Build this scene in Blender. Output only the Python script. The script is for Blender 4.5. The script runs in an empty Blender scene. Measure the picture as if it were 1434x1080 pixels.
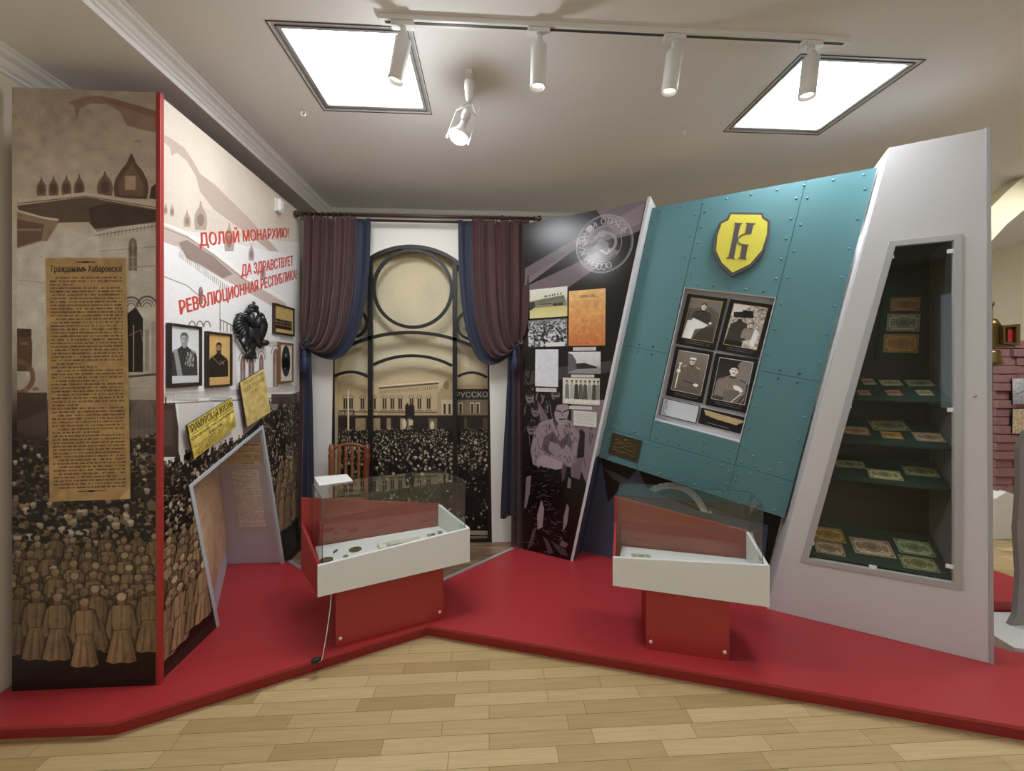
import bpy, bmesh, math, random
import numpy as np
from mathutils import Vector, Matrix
from mathutils.geometry import tessellate_polygon
random.seed(7)
rng = np.random.default_rng(7)
SC = bpy.context.scene
COL = SC.collection
PI = math.pi

# ------------------------------------------------------------------ camera geometry
F = 560.0; HX = 717.0; HY = 512.0; CH = 1.5; YAW = math.radians(3.27)
SN, CS = math.sin(YAW), math.cos(YAW)
CEIL = 2.96

def ray(px, py):
    r = (px - HX) / F
    return Vector((r * CS + SN, -r * SN + CS, (HY - py) / F))

class Fr:
    """wall frame: a to the right, b up, c out of the surface"""
    def __init__(s, O, A, B=(0, 0, 1)):
        s.O = Vector(O); s.A = Vector(A).normalized(); s.B = Vector(B).normalized(); s.N = s.A.cross(s.B).normalized()
    def w(s, a, b, c=0.0):
        return s.O + s.A * a + s.B * b + s.N * c
    def hit(s, px, py, c=0.0):
        d = ray(px, py); E = Vector((0, 0, CH))
        k = (s.O + s.N * c - E).dot(s.N) / d.dot(s.N)
        p = E + d * k - s.O
        return (p.dot(s.A), p.dot(s.B))
    def ab(s, p):
        q = Vector(p) - s.O
        return (q.dot(s.A), q.dot(s.B))
    def sub(s, c, rot=0.0, a=0.0, b=0.0):
        r = math.radians(rot)
        A = s.A * math.cos(r) - s.B * math.sin(r)
        B = s.A * math.sin(r) + s.B * math.cos(r)
        return Fr(s.w(a, b, c), A, B)

ZF = Fr((0, 0, 0), (1, 0, 0), (0, 1, 0))           # floor plan: a = x, b = y, c = z
def floor_pt(px, py, z=0.0):
    return ZF.hit(px, py, z)

# ------------------------------------------------------------------ materials
MATS = {}
def srgb(c):
    out = []
    for v in c[:3]:
        v = v / 255.0
        out.append(v / 12.92 if v <= 0.04045 else ((v + 0.055) / 1.055) ** 2.4)
    return (*out, 1.0)

def mat(name, col, rough=0.5, metal=0.0, spec=0.5, bump=0.0, bscale=60.0, vary=0.0, vscale=4.0, sheen=0.0, coat=0.0):
    if name in MATS: return MATS[name]
    m = bpy.data.materials.new(name); m.use_nodes = True
    nt = m.node_tree; b = nt.nodes['Principled BSDF']
    b.inputs['Base Color'].default_value = srgb(col)
    b.inputs['Roughness'].default_value = rough
    b.inputs['Metallic'].default_value = metal
    b.inputs['Specular IOR Level'].default_value = spec
    if sheen: b.inputs['Sheen Weight'].default_value = sheen; b.inputs['Sheen Roughness'].default_value = 0.4
    if coat: b.inputs['Coat Weight'].default_value = coat
    tc = nt.nodes.new('ShaderNodeTexCoord')
    n = nt.nodes.new('ShaderNodeTexNoise'); n.inputs['Scale'].default_value = vscale; n.inputs['Detail'].default_value = 5
    nt.links.new(tc.outputs['Object'], n.inputs['Vector'])
    mx = nt.nodes.new('ShaderNodeMix'); mx.data_type = 'RGBA'
    v = max(vary, 0.015)
    mx.inputs['A'].default_value = tuple(x * (1 - v) for x in srgb(col)[:3]) + (1,)
    mx.inputs['B'].default_value = tuple(min(1, x * (1 + v)) for x in srgb(col)[:3]) + (1,)
    nt.links.new(n.outputs['Fac'], mx.inputs['Factor'])
    nt.links.new(mx.outputs['Result'], b.inputs['Base Color'])
    if bump:
        n2 = nt.nodes.new('ShaderNodeTexNoise'); n2.inputs['Scale'].default_value = bscale; n2.inputs['Detail'].default_value = 4
        nt.links.new(tc.outputs['Object'], n2.inputs['Vector'])
        bp = nt.nodes.new('ShaderNodeBump'); bp.inputs['Strength'].default_value = bump; bp.inputs['Distance'].default_value = 0.01
        nt.links.new(n2.outputs['Fac'], bp.inputs['Height']); nt.links.new(bp.outputs['Normal'], b.inputs['Normal'])
    MATS[name] = m
    return m

def emis(name, col, strength):
    m = bpy.data.materials.new(name); m.use_nodes = True
    nt = m.node_tree; nt.nodes.clear()
    e = nt.nodes.new('ShaderNodeEmission'); e.inputs['Color'].default_value = srgb(col); e.inputs['Strength'].default_value = strength
    o = nt.nodes.new('ShaderNodeOutputMaterial'); nt.links.new(e.outputs[0], o.inputs[0])
    return m

def glass_mat(name, tint, gloss=0.10):
    m = bpy.data.materials.new(name); m.use_nodes = True
    nt = m.node_tree; nt.nodes.clear()
    t = nt.nodes.new('ShaderNodeBsdfTransparent'); t.inputs['Color'].default_value = srgb(tint)
    g = nt.nodes.new('ShaderNodeBsdfGlossy'); g.inputs['Roughness'].default_value = 0.02
    g.inputs['Color'].default_value = (0.9, 0.95, 0.93, 1)
    f = nt.nodes.new('ShaderNodeLayerWeight'); f.inputs['Blend'].default_value = .5
    pw = nt.nodes.new('ShaderNodeMath'); pw.operation = 'POWER'; pw.inputs[1].default_value = 3.6; nt.links.new(f.outputs['Facing'], pw.inputs[0])
    a = nt.nodes.new('ShaderNodeMath'); a.operation = 'MULTIPLY_ADD'; a.inputs[1].default_value = .75; a.inputs[2].default_value = gloss * .7
    mx = nt.nodes.new('ShaderNodeMixShader'); o = nt.nodes.new('ShaderNodeOutputMaterial')
    nt.links.new(pw.outputs[0], a.inputs[0]); nt.links.new(a.outputs[0], mx.inputs[0])
    nt.links.new(t.outputs[0], mx.inputs[1]); nt.links.new(g.outputs[0], mx.inputs[2]); nt.links.new(mx.outputs[0], o.inputs[0])
    return m

# ------------------------------------------------------------------ mesh builder
class MB:
    def __init__(s): s.v = []; s.f = []; s.mi = []; s.sm = []
    def add(s, vs, fs, mi=0, smooth=False):
        k = len(s.v); s.v += [Vector(v) for v in vs]
        for f in fs:
            s.f.append([k + i for i in f]); s.mi.append(mi); s.sm.append(smooth)
    def prism(s, fr, outer, c0, c1, holes=(), mf=0, ms=1):
        """c1 is the front (out) side; front face gets slot mf, the rest slot ms"""
        loops = [list(outer)] + [list(h) for h in holes]
        pts = [p for l in loops for p in l]
        tris = tessellate_polygon([[Vector((p[0], p[1], 0)) for p in l] for l in loops])
        k = len(s.v); n = len(pts)
        s.v += [fr.w(p[0], p[1], c1) for p in pts] + [fr.w(p[0], p[1], c0) for p in pts]
        for t in tris:
            (x0, y0), (x1, y1), (x2, y2) = [pts[i][:2] for i in t]
            ar = (x1 - x0) * (y2 - y0) - (x2 - x0) * (y1 - y0)
            if abs(ar) < 1e-12: continue
            t = list(t) if ar > 0 else list(t)[::-1]
            s.f.append([k + i for i in t]); s.mi.append(mf); s.sm.append(False)
            s.f.append([k + n + i for i in t[::-1]]); s.mi.append(ms); s.sm.append(False)
        off = 0
        for li, l in enumerate(loops):
            ar = sum(l[i][0] * l[(i + 1) % len(l)][1] - l[(i + 1) % len(l)][0] * l[i][1] for i in range(len(l)))
            ccw = (ar > 0) == (li == 0)
            for i in range(len(l)):
                j = (i + 1) % len(l)
                a, b = k + off + i, k + off + j
                q = [a, a + n, b + n, b] if ccw else [b, b + n, a + n, a]
                s.f.append(q); s.mi.append(ms); s.sm.append(False)
            off += len(l)
        return s
    def box(s, fr, a0, a1, b0, b1, c0, c1, mf=0, ms=0):
        return s.prism(fr, [(a0, b0), (a1, b0), (a1, b1), (a0, b1)], c0, c1, mf=mf, ms=ms)
    def hexa(s, p, mi=0):
        """8 points: 0-3 one face (ccw seen from outside), 4-7 opposite in the same order"""
        s.add(p, [[0, 1, 2, 3], [7, 6, 5, 4], [0, 4, 5, 1], [1, 5, 6, 2], [2, 6, 7, 3], [3, 7, 4, 0]], mi)
    def cyl(s, p0, p1, r0, r1=None, n=16, mi=0, smooth=True, caps=True):
        p0, p1 = Vector(p0), Vector(p1); r1 = r0 if r1 is None else r1
        d = (p1 - p0).normalized(); u = d.orthogonal().normalized(); w = d.cross(u)
        k = len(s.v)
        for p, r in ((p0, r0), (p1, r1)):
            for i in range(n):
                t = 2 * PI * i / n; s.v.append(p + u * (r * math.cos(t)) + w * (r * math.sin(t)))
        for i in range(n):
            j = (i + 1) % n; s.f.append([k + i, k + j, k + n + j, k + n + i]); s.mi.append(mi); s.sm.append(smooth)
        if caps:
            s.f.append([k + i for i in range(n)][::-1]); s.mi.append(mi); s.sm.append(False)
            s.f.append([k + n + i for i in range(n)]); s.mi.append(mi); s.sm.append(False)
        return s
    def lathe(s, base, axis, prof, n=20, mi=0):
        base = Vector(base); d = Vector(axis).normalized(); u = d.orthogonal().normalized(); w = d.cross(u)
        k = len(s.v); m = len(prof)
        for r, h in prof:
            for i in range(n):
                t = 2 * PI * i / n; s.v.append(base + d * h + u * (r * math.cos(t)) + w * (r * math.sin(t)))
        for q in range(m - 1):
            for i in range(n):
                j = (i + 1) % n
                s.f.append([k + q * n + i, k + q * n + j, k + (q + 1) * n + j, k + (q + 1) * n + i]); s.mi.append(mi); s.sm.append(True)
        s.f.append([k + i for i in range(n)][::-1]); s.mi.append(mi); s.sm.append(True)
        s.f.append([k + (m - 1) * n + i for i in range(n)]); s.mi.append(mi); s.sm.append(True)
        return s
    def tube(s, pts, r, n=8, mi=0, closed=False):
        pts = [Vector(p) for p in pts]; N = len(pts); k = len(s.v); prev = None
        for i, p in enumerate(pts):
            if closed: d = pts[(i + 1) % N] - pts[i - 1]
            else: d = pts[min(i + 1, N - 1)] - pts[max(i - 1, 0)]
            d.normalize()
            u = d.orthogonal().normalized() if prev is None else (prev - d * prev.dot(d)).normalized()
            prev = u; w = d.cross(u)
            rr = r[i] if isinstance(r, (list, tuple)) else r
            for j in range(n):
                t = 2 * PI * j / n; s.v.append(p + u * (rr * math.cos(t)) + w * (rr * math.sin(t)))
        for i in range(N if closed else N - 1):
            for j in range(n):
                a, b = i * n, ((i + 1) % N) * n; q = (j + 1) % n
                s.f.append([k + a + j, k + a + q, k + b + q, k + b + j]); s.mi.append(mi); s.sm.append(True)
        if not closed:
            s.f.append([k + j for j in range(n)][::-1]); s.mi.append(mi); s.sm.append(True)
            s.f.append([k + (N - 1) * n + j for j in range(n)]); s.mi.append(mi); s.sm.append(True)
        return s
    def ball(s, c, r, mi=0, nu=14, nv=9, sc=(1, 1, 1)):
        c = Vector(c); k = len(s.v)
        s.v.append(c + Vector((0, 0, -r * sc[2])))
        for i in range(1, nv):
            ph = PI * i / nv
            for j in range(nu):
                t = 2 * PI * j / nu
                s.v.append(c + Vector((r * sc[0] * math.sin(ph) * math.cos(t), r * sc[1] * math.sin(ph) * math.sin(t), -r * sc[2] * math.cos(ph))))
        s.v.append(c + Vector((0, 0, r * sc[2]))); top = len(s.v) - 1
        for j in range(nu):
            q = (j + 1) % nu
            s.f.append([k, k + 1 + q, k + 1 + j]); s.f.append([top, top - nu + j, top - nu + q]); s.mi += [mi, mi]; s.sm += [True, True]
            for i in range(nv - 2):
                a = k + 1 + i * nu; s.f.append([a + j, a + q, a + nu + q, a + nu + j]); s.mi.append(mi); s.sm.append(True)
        return s
    def sheet(s, grid, mi=0, smooth=True):
        """grid[i][j] of points"""
        k = len(s.v); n = len(grid[0])
        for row in grid: s.v += [Vector(p) for p in row]
        for i in range(len(grid) - 1):
            for j in range(n - 1):
                s.f.append([k + i * n + j, k + i * n + j + 1, k + (i + 1) * n + j + 1, k + (i + 1) * n + j]); s.mi.append(mi); s.sm.append(smooth)
        return s
    def build(s, name, mats, parent=None, uv=None, bevel=0.0, thick=0.0, recalc=False):
        if not isinstance(mats, (list, tuple)): mats = [mats]
        me = bpy.data.meshes.new(name)
        if parent is not None: base = BASE[parent.name]
        else:
            xs = [v.x for v in s.v]; ys = [v.y for v in s.v]; zs = [v.z for v in s.v]
            base = Vector(((min(xs) + max(xs)) / 2, (min(ys) + max(ys)) / 2, min(zs)))
        me.from_pydata([v - base for v in s.v], [], s.f)
        for m in mats: me.materials.append(m)
        for i, p in enumerate(me.polygons):
            p.material_index = min(s.mi[i], len(mats) - 1); p.use_smooth = s.sm[i]
        if uv is not None:
            l = me.uv_layers.new(name='UVMap'); fr, a0, a1, b0, b1 = uv
            for lp in me.loops:
                a, b = fr.ab(s.v[lp.vertex_index]); l.data[lp.index].uv = ((a - a0) / (a1 - a0), (b - b0) / (b1 - b0))
        me.update()
        if recalc:
            bm = bmesh.new(); bm.from_mesh(me); bmesh.ops.recalc_face_normals(bm, faces=bm.faces); bm.to_mesh(me); bm.free()
        o = bpy.data.objects.new(name, me); COL.objects.link(o)
        if parent is not None: o.parent = parent
        else: o.location = base
        if thick:
            md = o.modifiers.new('solid', 'SOLIDIFY'); md.thickness = thick; md.offset = 0
        if bevel:
            md = o.modifiers.new('bevel', 'BEVEL'); md.width = bevel; md.segments = 2; md.limit_method = 'ANGLE'; md.angle_limit = math.radians(40)
        BASE[o.name] = base
        return o
BASE = {}

def tag(o, label=None, cat=None, group=None, kind=None):
    if label: o['label'] = label
    if cat: o['category'] = cat
    if group: o['group'] = group
    if kind: o['kind'] = kind
    return o
def thing(name, loc, label, cat, group=None):
    e = bpy.data.objects.new(name, None); e.empty_display_size = 0.1; COL.objects.link(e)
    e.location = Vector(loc); BASE[e.name] = Vector(loc)
    return tag(e, label, cat, group)
def struct(name, mb, m, **kw):
    return tag(mb.build(name, m, **kw), kind='structure')

# ------------------------------------------------------------------ printed pictures, drawn as arrays
def hexc(c): return np.array(c[:3], dtype=np.float32) / 255.0
TXT = {}
def glyphs(text, bold=0.0, font_w=1.0):
    key = (text, bold)
    if key in TXT: return TXT[key]
    cu = bpy.data.curves.new('t', 'FONT'); cu.body = text; cu.fill_mode = 'FRONT'; cu.resolution_u = 3; cu.offset = bold; cu.size = 1
    ob = bpy.data.objects.new('t', cu)
    me = bpy.data.meshes.new_from_object(ob); me.calc_loop_triangles()
    v = np.array([x.co[:2] for x in me.vertices], dtype=np.float64)
    t = [tuple(x.vertices) for x in me.loop_triangles]
    bpy.data.objects.remove(ob); bpy.data.curves.remove(cu); bpy.data.meshes.remove(me)
    if len(v):
        v -= v.min(0); mx = v.max(0); v /= np.where(mx == 0, 1, mx); asp = mx[0] / mx[1]
    else: asp = 1
    TXT[key] = (v, t, asp)
    return TXT[key]

class Cv:
    def __init__(s, fr, a0, a1, b0, b1, ppm, base=(255, 255, 255)):
        s.fr, s.a0, s.a1, s.b0, s.b1 = fr, a0, a1, b0, b1
        s.w = max(4, int(round((a1 - a0) * ppm))); s.h = max(4, int(round((b1 - b0) * ppm)))
        s.A = np.empty((s.h, s.w, 3), dtype=np.float32); s.A[:] = hexc(base); s.mode = 'px'
        s.uvp = (fr, a0, a1, b0, b1)
    def t(s, p, m=None):
        m = m or s.mode
        if m == 'uv': return (p[0] * s.w, (1 - p[1]) * s.h)
        if m == 'px': p = s.fr.hit(p[0], p[1])
        return ((p[0] - s.a0) / (s.a1 - s.a0) * s.w, (p[1] - s.b0) / (s.b1 - s.b0) * s.h)
    def mask(s, P, ss=2):
        xs = [p[0] for p in P]; ys = [p[1] for p in P]
        x0, x1 = max(0, int(min(xs))), min(s.w, int(max(xs)) + 2); y0, y1 = max(0, int(min(ys))), min(s.h, int(max(ys)) + 2)
        if x1 <= x0 or y1 <= y0: return None
        if (x1 - x0) * (y1 - y0) > 300000: ss = 1
        gx = x0 + (np.arange((x1 - x0) * ss) + .5) / ss; gy = y0 + (np.arange((y1 - y0) * ss) + .5) / ss
        M = np.zeros((len(gy), len(gx)), dtype=bool)
        n = len(P)
        for i in range(n):
            (ax, ay), (bx, by) = P[i], P[(i + 1) % n]
            if ay == by: continue
            r = (gy >= min(ay, by)) & (gy < max(ay, by))
            if not r.any(): continue
            xc = ax + (gy[r] - ay) * (bx - ax) / (by - ay)
            M[r] ^= gx[None, :] < xc[:, None]
        M = M.reshape(y1 - y0, ss, x1 - x0, ss).mean((1, 3)) if ss > 1 else M.astype(np.float32)
        return x0, x1, y0, y1, M.astype(np.float32)
    def poly(s, pts, col, al=1.0, m=None):
        r = s.mask([s.t(p, m) for p in pts])
        if r is None: return
        x0, x1, y0, y1, M = r; M = (M * al)[..., None]
        s.A[y0:y1, x0:x1] = s.A[y0:y1, x0:x1] * (1 - M) + hexc(col) * M
    def ell(s, cx, cy, rx, ry, col, al=1.0, m=None, rot=0.0, n=18, a0=0, a1=2 * PI):
        c, q = math.cos(rot), math.sin(rot); P = []
        for i in range(n):
            t = a0 + (a1 - a0) * i / (n if a1 - a0 > 6.2 else n - 1); x, y = rx * math.cos(t), ry * math.sin(t)
            P.append((cx + x * c - y * q, cy + x * q + y * c))
        s.poly(P, col, al, m)
    def line(s, pts, wd, col, al=1.0, m=None):
        for (x0, y0), (x1, y1) in zip(pts, pts[1:]):
            d = math.hypot(x1 - x0, y1 - y0) or 1; nx, ny = -(y1 - y0) / d * wd / 2, (x1 - x0) / d * wd / 2
            s.poly([(x0 + nx, y0 + ny), (x1 + nx, y1 + ny), (x1 - nx, y1 - ny), (x0 - nx, y0 - ny)], col, al, m)
    def rect(s, x0, y0, x1, y1, col, al=1.0, m=None): s.poly([(x0, y0), (x1, y0), (x1, y1), (x0, y1)], col, al, m)
    def ring(s, cx, cy, rx, ry, wd, col, al=1.0, m=None, a0=0, a1=2 * PI, n=40):
        s.line([(cx + rx * math.cos(a0 + (a1 - a0) * i / n), cy + ry * math.sin(a0 + (a1 - a0) * i / n)) for i in range(n + 1)], wd, col, al, m)
    def text(s, txt, quad, col, al=1.0, m=None, bold=0.0):
        """quad: top-left, top-right, bottom-right, bottom-left"""
        v, t, _ = glyphs(txt, 0.0); TL, TR, BR, BL = [Vector(s.t(q, m)) for q in quad]
        P = [tuple((BL * (1 - x) + BR * x) * (1 - y) + (TL * (1 - x) + TR * x) * y) for x, y in v]
        M = np.zeros((s.h, s.w), dtype=np.float32)
        for tr in t:
            r = s.mask([P[i] for i in tr], 3)
            if r is None: continue
            x0, x1, y0, y1, K = r; M[y0:y1, x0:x1] = np.minimum(1, M[y0:y1, x0:x1] + K)
        hpx = (TL - BL).length; k = int(round(hpx * bold * .9)) if bold else 0
        for i in range(1, k + 1):
            M[:, i:] = np.maximum(M[:, i:], M[:, :-i]) if i == 1 else M[:, i:]
            M[:, :-1] = np.maximum(M[:, :-1], M[:, 1:])
        M = (M * al)[..., None]; s.A = s.A * (1 - M) + hexc(col) * M
    def arctext(s, txt, cx, cy, r, hh, a0, a1, col, m=None, flip=False, wdt=0.75):
        for i, ch in enumerate(txt):
            if ch == ' ': continue
            t = a0 + (a1 - a0) * (i + .5) / len(txt); c, q = math.cos(t), math.sin(t)
            sg = 1 if a1 > a0 else -1
            ux, uy = -q * sg, c * sg
            ro, ri = (r - hh / 2, r + hh / 2) if flip else (r + hh / 2, r - hh / 2)
            k = hh * wdt / 2
            quad = [(cx + c * ro - ux * k, cy + q * ro - uy * k), (cx + c * ro + ux * k, cy + q * ro + uy * k), (cx + c * ri + ux * k, cy + q * ri + uy * k), (cx + c * ri - ux * k, cy + q * ri - uy * k)]
            s.text(ch, quad, col, 1, m, 0.02)
    def lines(s, x0, y0, x1, y1, n, col, al=0.6, fill=0.55, seed=1, para=0.18):
        """rows of too-small-to-read type, in uv"""
        r = np.random.default_rng(seed)
        lh = (y1 - y0) / n
        for i in range(n):
            xa = x0 + (x1 - x0) * (0.08 if r.random() < para else 0); xb = x1 if r.random() > para else x0 + (x1 - x0) * r.uniform(.3, .8)
            yb = y0 + i * lh; X = xa
            while X < xb:
                wl = (x1 - x0) * r.uniform(.03, .12); e = min(X + wl, xb)
                q = X
                while q < e:
                    lw = (x1 - x0) * .009 * r.uniform(.7, 1.6)
                    hh = lh * fill * r.uniform(.7, 1.0)
                    if r.random() < .85: s.rect(q, yb + lh * fill - hh, q + lw * .8, yb + lh * fill, col, al * r.uniform(.55, 1), 'uv')
                    q += lw
                X = e + (x1 - x0) * .018
    def noise(s, amp, size):
        gh, gw = max(2, int(s.h / size) + 2), max(2, int(s.w / size) + 2)
        g = rng.normal(0, 1, (gh, gw)).astype(np.float32)
        ys = np.linspace(0, gh - 1.001, s.h); xs = np.linspace(0, gw - 1.001, s.w)
        yi, xi = ys.astype(int), xs.astype(int); fy, fx = (ys - yi)[:, None].astype(np.float32), (xs - xi)[None].astype(np.float32)
        N = (g[yi][:, xi] * (1 - fy) + g[yi + 1][:, xi] * fy) * (1 - fx) + (g[yi][:, xi + 1] * (1 - fy) + g[yi + 1][:, xi + 1] * fy) * fx
        s.A = np.clip(s.A * (1 + amp * N[..., None]), 0, 1)
        return N
    def blur(s, k=1):
        for _ in range(k):
            P = np.pad(s.A, ((1, 1), (1, 1), (0, 0)), 'edge')
            s.A = (P[1:-1, 1:-1] * 2 + P[:-2, 1:-1] + P[2:, 1:-1] + P[1:-1, :-2] + P[1:-1, 2:]) / 6
    def material(s, name, rough=0.45, spec=0.4):
        im = bpy.data.images.new(name, s.w, s.h, alpha=False)
        px = np.ones((s.h, s.w, 4), dtype=np.float32); px[..., :3] = np.clip(s.A, 0, 1)
        im.pixels.foreach_set(px.ravel()); im.update(); im.pack()
        m = bpy.data.materials.new(name); m.use_nodes = True; nt = m.node_tree; b = nt.nodes['Principled BSDF']
        t = nt.nodes.new('ShaderNodeTexImage'); t.image = im; t.extension = 'EXTEND'
        nt.links.new(t.outputs[0], b.inputs['Base Color'])
        b.inputs['Roughness'].default_value = rough; b.inputs['Specular IOR Level'].default_value = spec
        return m

def vgrad(cv, y0c, stops):
    ys = 1 - (np.arange(cv.h) + .5) / cv.h
    for k in range(3):
        cv.A[..., k] = np.interp(ys, [a for a, _ in stops], [c[k] / 255 for _, c in stops])[:, None]

def soldier(cv, a, b, h, tone=1.0, r=random, face=False):
    """a greatcoated figure seen from behind, in metres on the sheet"""
    k = lambda c: tuple(min(255, v * tone) for v in c)
    coat = (146, 122, 92); dk = (84, 66, 48); lt = (172, 148, 116); m = 'ab'
    w = h * r.uniform(.94, 1.06); ln = r.uniform(-.02, .02) * h
    X = lambda x, y: (a + x * w + ln * y, b + y * h)
    cv.poly([X(-.20, .10), X(.20, .10), X(.13, .5), X(.20, .55), X(.15, .80), X(.06, .84), X(.085, .96), X(-.085, .96), X(-.06, .84), X(-.15, .80), X(-.20, .55), X(-.13, .5)], (30, 23, 18), .5, m)
    cv.poly([X(-.07, .15), X(-.01, .15), X(-.02, 0), X(-.10, 0)], (28, 22, 18), 1, m)
    cv.poly([X(.02, .15), X(.08, .15), X(.10, 0), X(.03, 0)], (28, 22, 18), 1, m)
    cv.poly([X(-.085, .5), X(.085, .5), X(.17, .13), X(.09, .10), X(0, .115), X(-.09, .10), X(-.17, .13)], k(coat), 1, m)
    for i in range(6):
        q = -.13 + .052 * i + r.uniform(-.01, .01); cc = dk if i % 2 else lt
        cv.poly([X(q * .5, .48), X(q * .5 + .012, .48), X(q + .02, .12), X(q - .01, .12)], k(cc), .45, m)
    cv.poly([X(-.09, .5), X(.09, .5), X(.125, .74), X(.09, .80), X(-.09, .80), X(-.125, .74)], k(coat), 1, m)
    cv.poly([X(-.02, .5), X(.01, .5), X(.02, .8), X(-.01, .8)], k(dk), .35, m)
    cv.poly([X(-.10, .78), X(-.135, .74), X(-.175, .5), X(-.14, .40), X(-.11, .42), X(-.10, .55)], k(tuple(v * .9 for v in coat)), 1, m)
    cv.poly([X(.10, .78), X(.135, .74), X(.18, .52), X(.14, .40), X(.11, .43), X(.10, .56)], k(tuple(v * .82 for v in coat)), 1, m)
    cv.line([X(-.105, .77), X(-.112, .6), X(-.108, .44)], .012 * h, k(dk), .7, m)
    cv.line([X(.105, .77), X(.112, .6), X(.108, .44)], .012 * h, k(dk), .7, m)
    cv.line([X(-.092, .505), X(.092, .505)], .014 * h, k(dk), .8, m)
    for i in range(14):
        q, y = r.uniform(-.11, .11), r.uniform(.15, .76); cv.ell(*X(q, y), .02 * w, .035 * h, k(dk if r.random() < .6 else lt), .22, m, 0, 8)
    cv.poly([X(.03, .12), X(.165, .13), X(.09, .5), X(.12, .72), X(.09, .79), X(.05, .79)], k(dk), .28, m)
    cv.ell(*X(0, .845), .045 * w, .05 * h, k((120, 92, 70)), 1, m)
    cv.ell(*X(0, .905), .056 * w, .050 * h, k((152, 130, 100) if r.random() < .8 else (180, 162, 132)), 1, m)
    cv.ell(*X(.02, .93), .035 * w, .024 * h, k((182, 160, 128)), .4, m)

def headspot(cv, a, b, r, c, m='ab'):
    cv.ell(a, b, r * random.uniform(.7, 1.2), r * random.uniform(.7, 1.2), c, random.uniform(.6, 1), m, random.uniform(0, 3), 9)

def crowd(cv, n, a0, a1, b0, b1, r, s0=.014, s1=.006, dens=.55):
    """distant people: dark coats with heads and hats, far ones first"""
    P = sorted([(r.uniform(b0, b1), r.uniform(a0, a1)) for _ in range(n)], reverse=True)
    for b, a in P:
        t = (b - b0) / max(1e-6, b1 - b0); s = (s0 + (s1 - s0) * t) * r.uniform(.8, 1.2)
        q = r.random(); v = r.uniform(14, 46)
        coat = (v * 1.1, v * .95, v * .85) if q < .8 else ((112, 94, 74) if q < .93 else (70, 58, 48))
        cv.poly([(a - s * 1.7, b - s * 4.5), (a - s * 1.5, b - s * 1.3), (a - s * .5, b - s * .7), (a + s * .5, b - s * .7), (a + s * 1.5, b - s * 1.3), (a + s * 1.7, b - s * 4.5)], coat, .95, 'ab')
        if r.random() < dens:
            c = r.choice([(176, 162, 142), (140, 120, 98), (120, 100, 80), (196, 186, 170), (156, 136, 112)])
            cv.ell(a, b, s * .72, s * .9, tuple(v * .8 for v in c), .95, 'ab', 0, 8); cv.ell(a - s * .1, b + s * .5, s * .85, s * .5, c, .95, 'ab', r.uniform(-.4, .4), 8)
        else:
            cv.ell(a, b, s * .6, s * .8, (104, 84, 66), .9, 'ab', 0, 8); cv.ell(a, b + s * .5, s * .8, s * .6, (28, 23, 20), 1, 'ab', 0, 8)

# ------------------------------------------------------------------ frames of the exhibition walls
SL = -0.618; TA = Vector((1, SL, 0)).normalized()
FF = Fr((.234, 3.122, 0), TA)                    # front plane of the right-hand exhibition wall
TF = FF.sub(-0.10, 12)                            # the armoured panel leans 12 degrees
F1 = Fr((-2.09, 1.877, 0), (1, 0, 0))            # narrow mural facing the camera
F2 = Fr((-1.485, 1.877, 0), (0, 1, 0))           # long mural along the left side
FB = Fr((0, 3.26, 0), (1, 0, 0))                 # white board with the arched lattice
def tin(a, b, c=0.0):                              # a point of the front plane from tilted coordinates
    return TF.w(a, b, c)

# ------------------------------------------------------------------ materials
m_red = mat('red_laminate', (172, 52, 58), .36, spec=.5, vary=.04)
m_redface = mat('red_laminate_edge', (150, 34, 38), .4)
m_redboard = mat('red_board', (164, 50, 46), .42)
m_white = mat('white_laminate', (226, 228, 226), .4)
m_whiteboard = mat('white_board', (228, 226, 220), .55)
m_grey = mat('pale_grey_board', (206, 206, 208), .45)
m_nichegrey = mat('niche_grey_board', (196, 196, 204), .55)
m_teal = mat('teal_paint', (84, 128, 134), .42, bump=.02, bscale=20, vary=.03)
m_navy = mat('navy_board', (62, 74, 96), .5)
m_black = mat('black_board', (14, 14, 16), .6)
m_blackmetal = mat('black_metal', (12, 12, 13), .5, metal=.0, spec=.5)
m_ceil = mat('ceiling_paint', (230, 229, 228), .85)
m_wall = mat('wall_paint', (226, 216, 196), .8)
m_trim = mat('cornice_paint', (236, 236, 232), .6)
m_alu = mat('aluminium_trim', (205, 206, 208), .35, metal=.6)
m_gun = mat('white_enamel', (232, 232, 230), .35)
m_trk = mat('track_groove', (70, 66, 60), .5)
m_velvet = mat('maroon_velvet', (66, 38, 38), .75, sheen=.3, vary=.12, vscale=9)
m_blue = mat('navy_cloth', (26, 33, 54), .7, sheen=.3, vary=.1)
m_rod = mat('dark_wood_rod', (62, 38, 28), .35)
m_wood = mat('turned_chair_wood', (128, 82, 50), .35, vary=.2, vscale=30)
m_woodr = mat('reddish_chair_wood', (112, 52, 36), .35, vary=.15, vscale=30)
m_frame = mat('dark_picture_frame', (44, 30, 22), .35)
m_goldframe = mat('ochre_picture_frame', (120, 86, 46), .4)
m_paperback = mat('board_core', (226, 222, 214), .6)
m_darkcore = mat('dark_board_core', (60, 52, 46), .6)
m_label = mat('label_card', (214, 212, 206), .5)
m_iron = mat('black_cast_iron', (26, 27, 29), .42, spec=.6, bump=.2, bscale=90)
m_bronze = mat('dark_bronze', (74, 66, 52), .42, metal=.5, bump=.3, bscale=80)
m_brass = mat('aged_brass', (116, 98, 56), .35, metal=.8)
m_green = mat('green_cloth', (34, 66, 58), .9, bump=.1, bscale=400)
m_cabdark = mat('dark_cabinet_lining', (30, 30, 31), .6)  # unlit gloom of the cabinet interior put into the colour
m_cabgrey = mat('grey_cabinet_lining', (120, 120, 122), .6)
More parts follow.
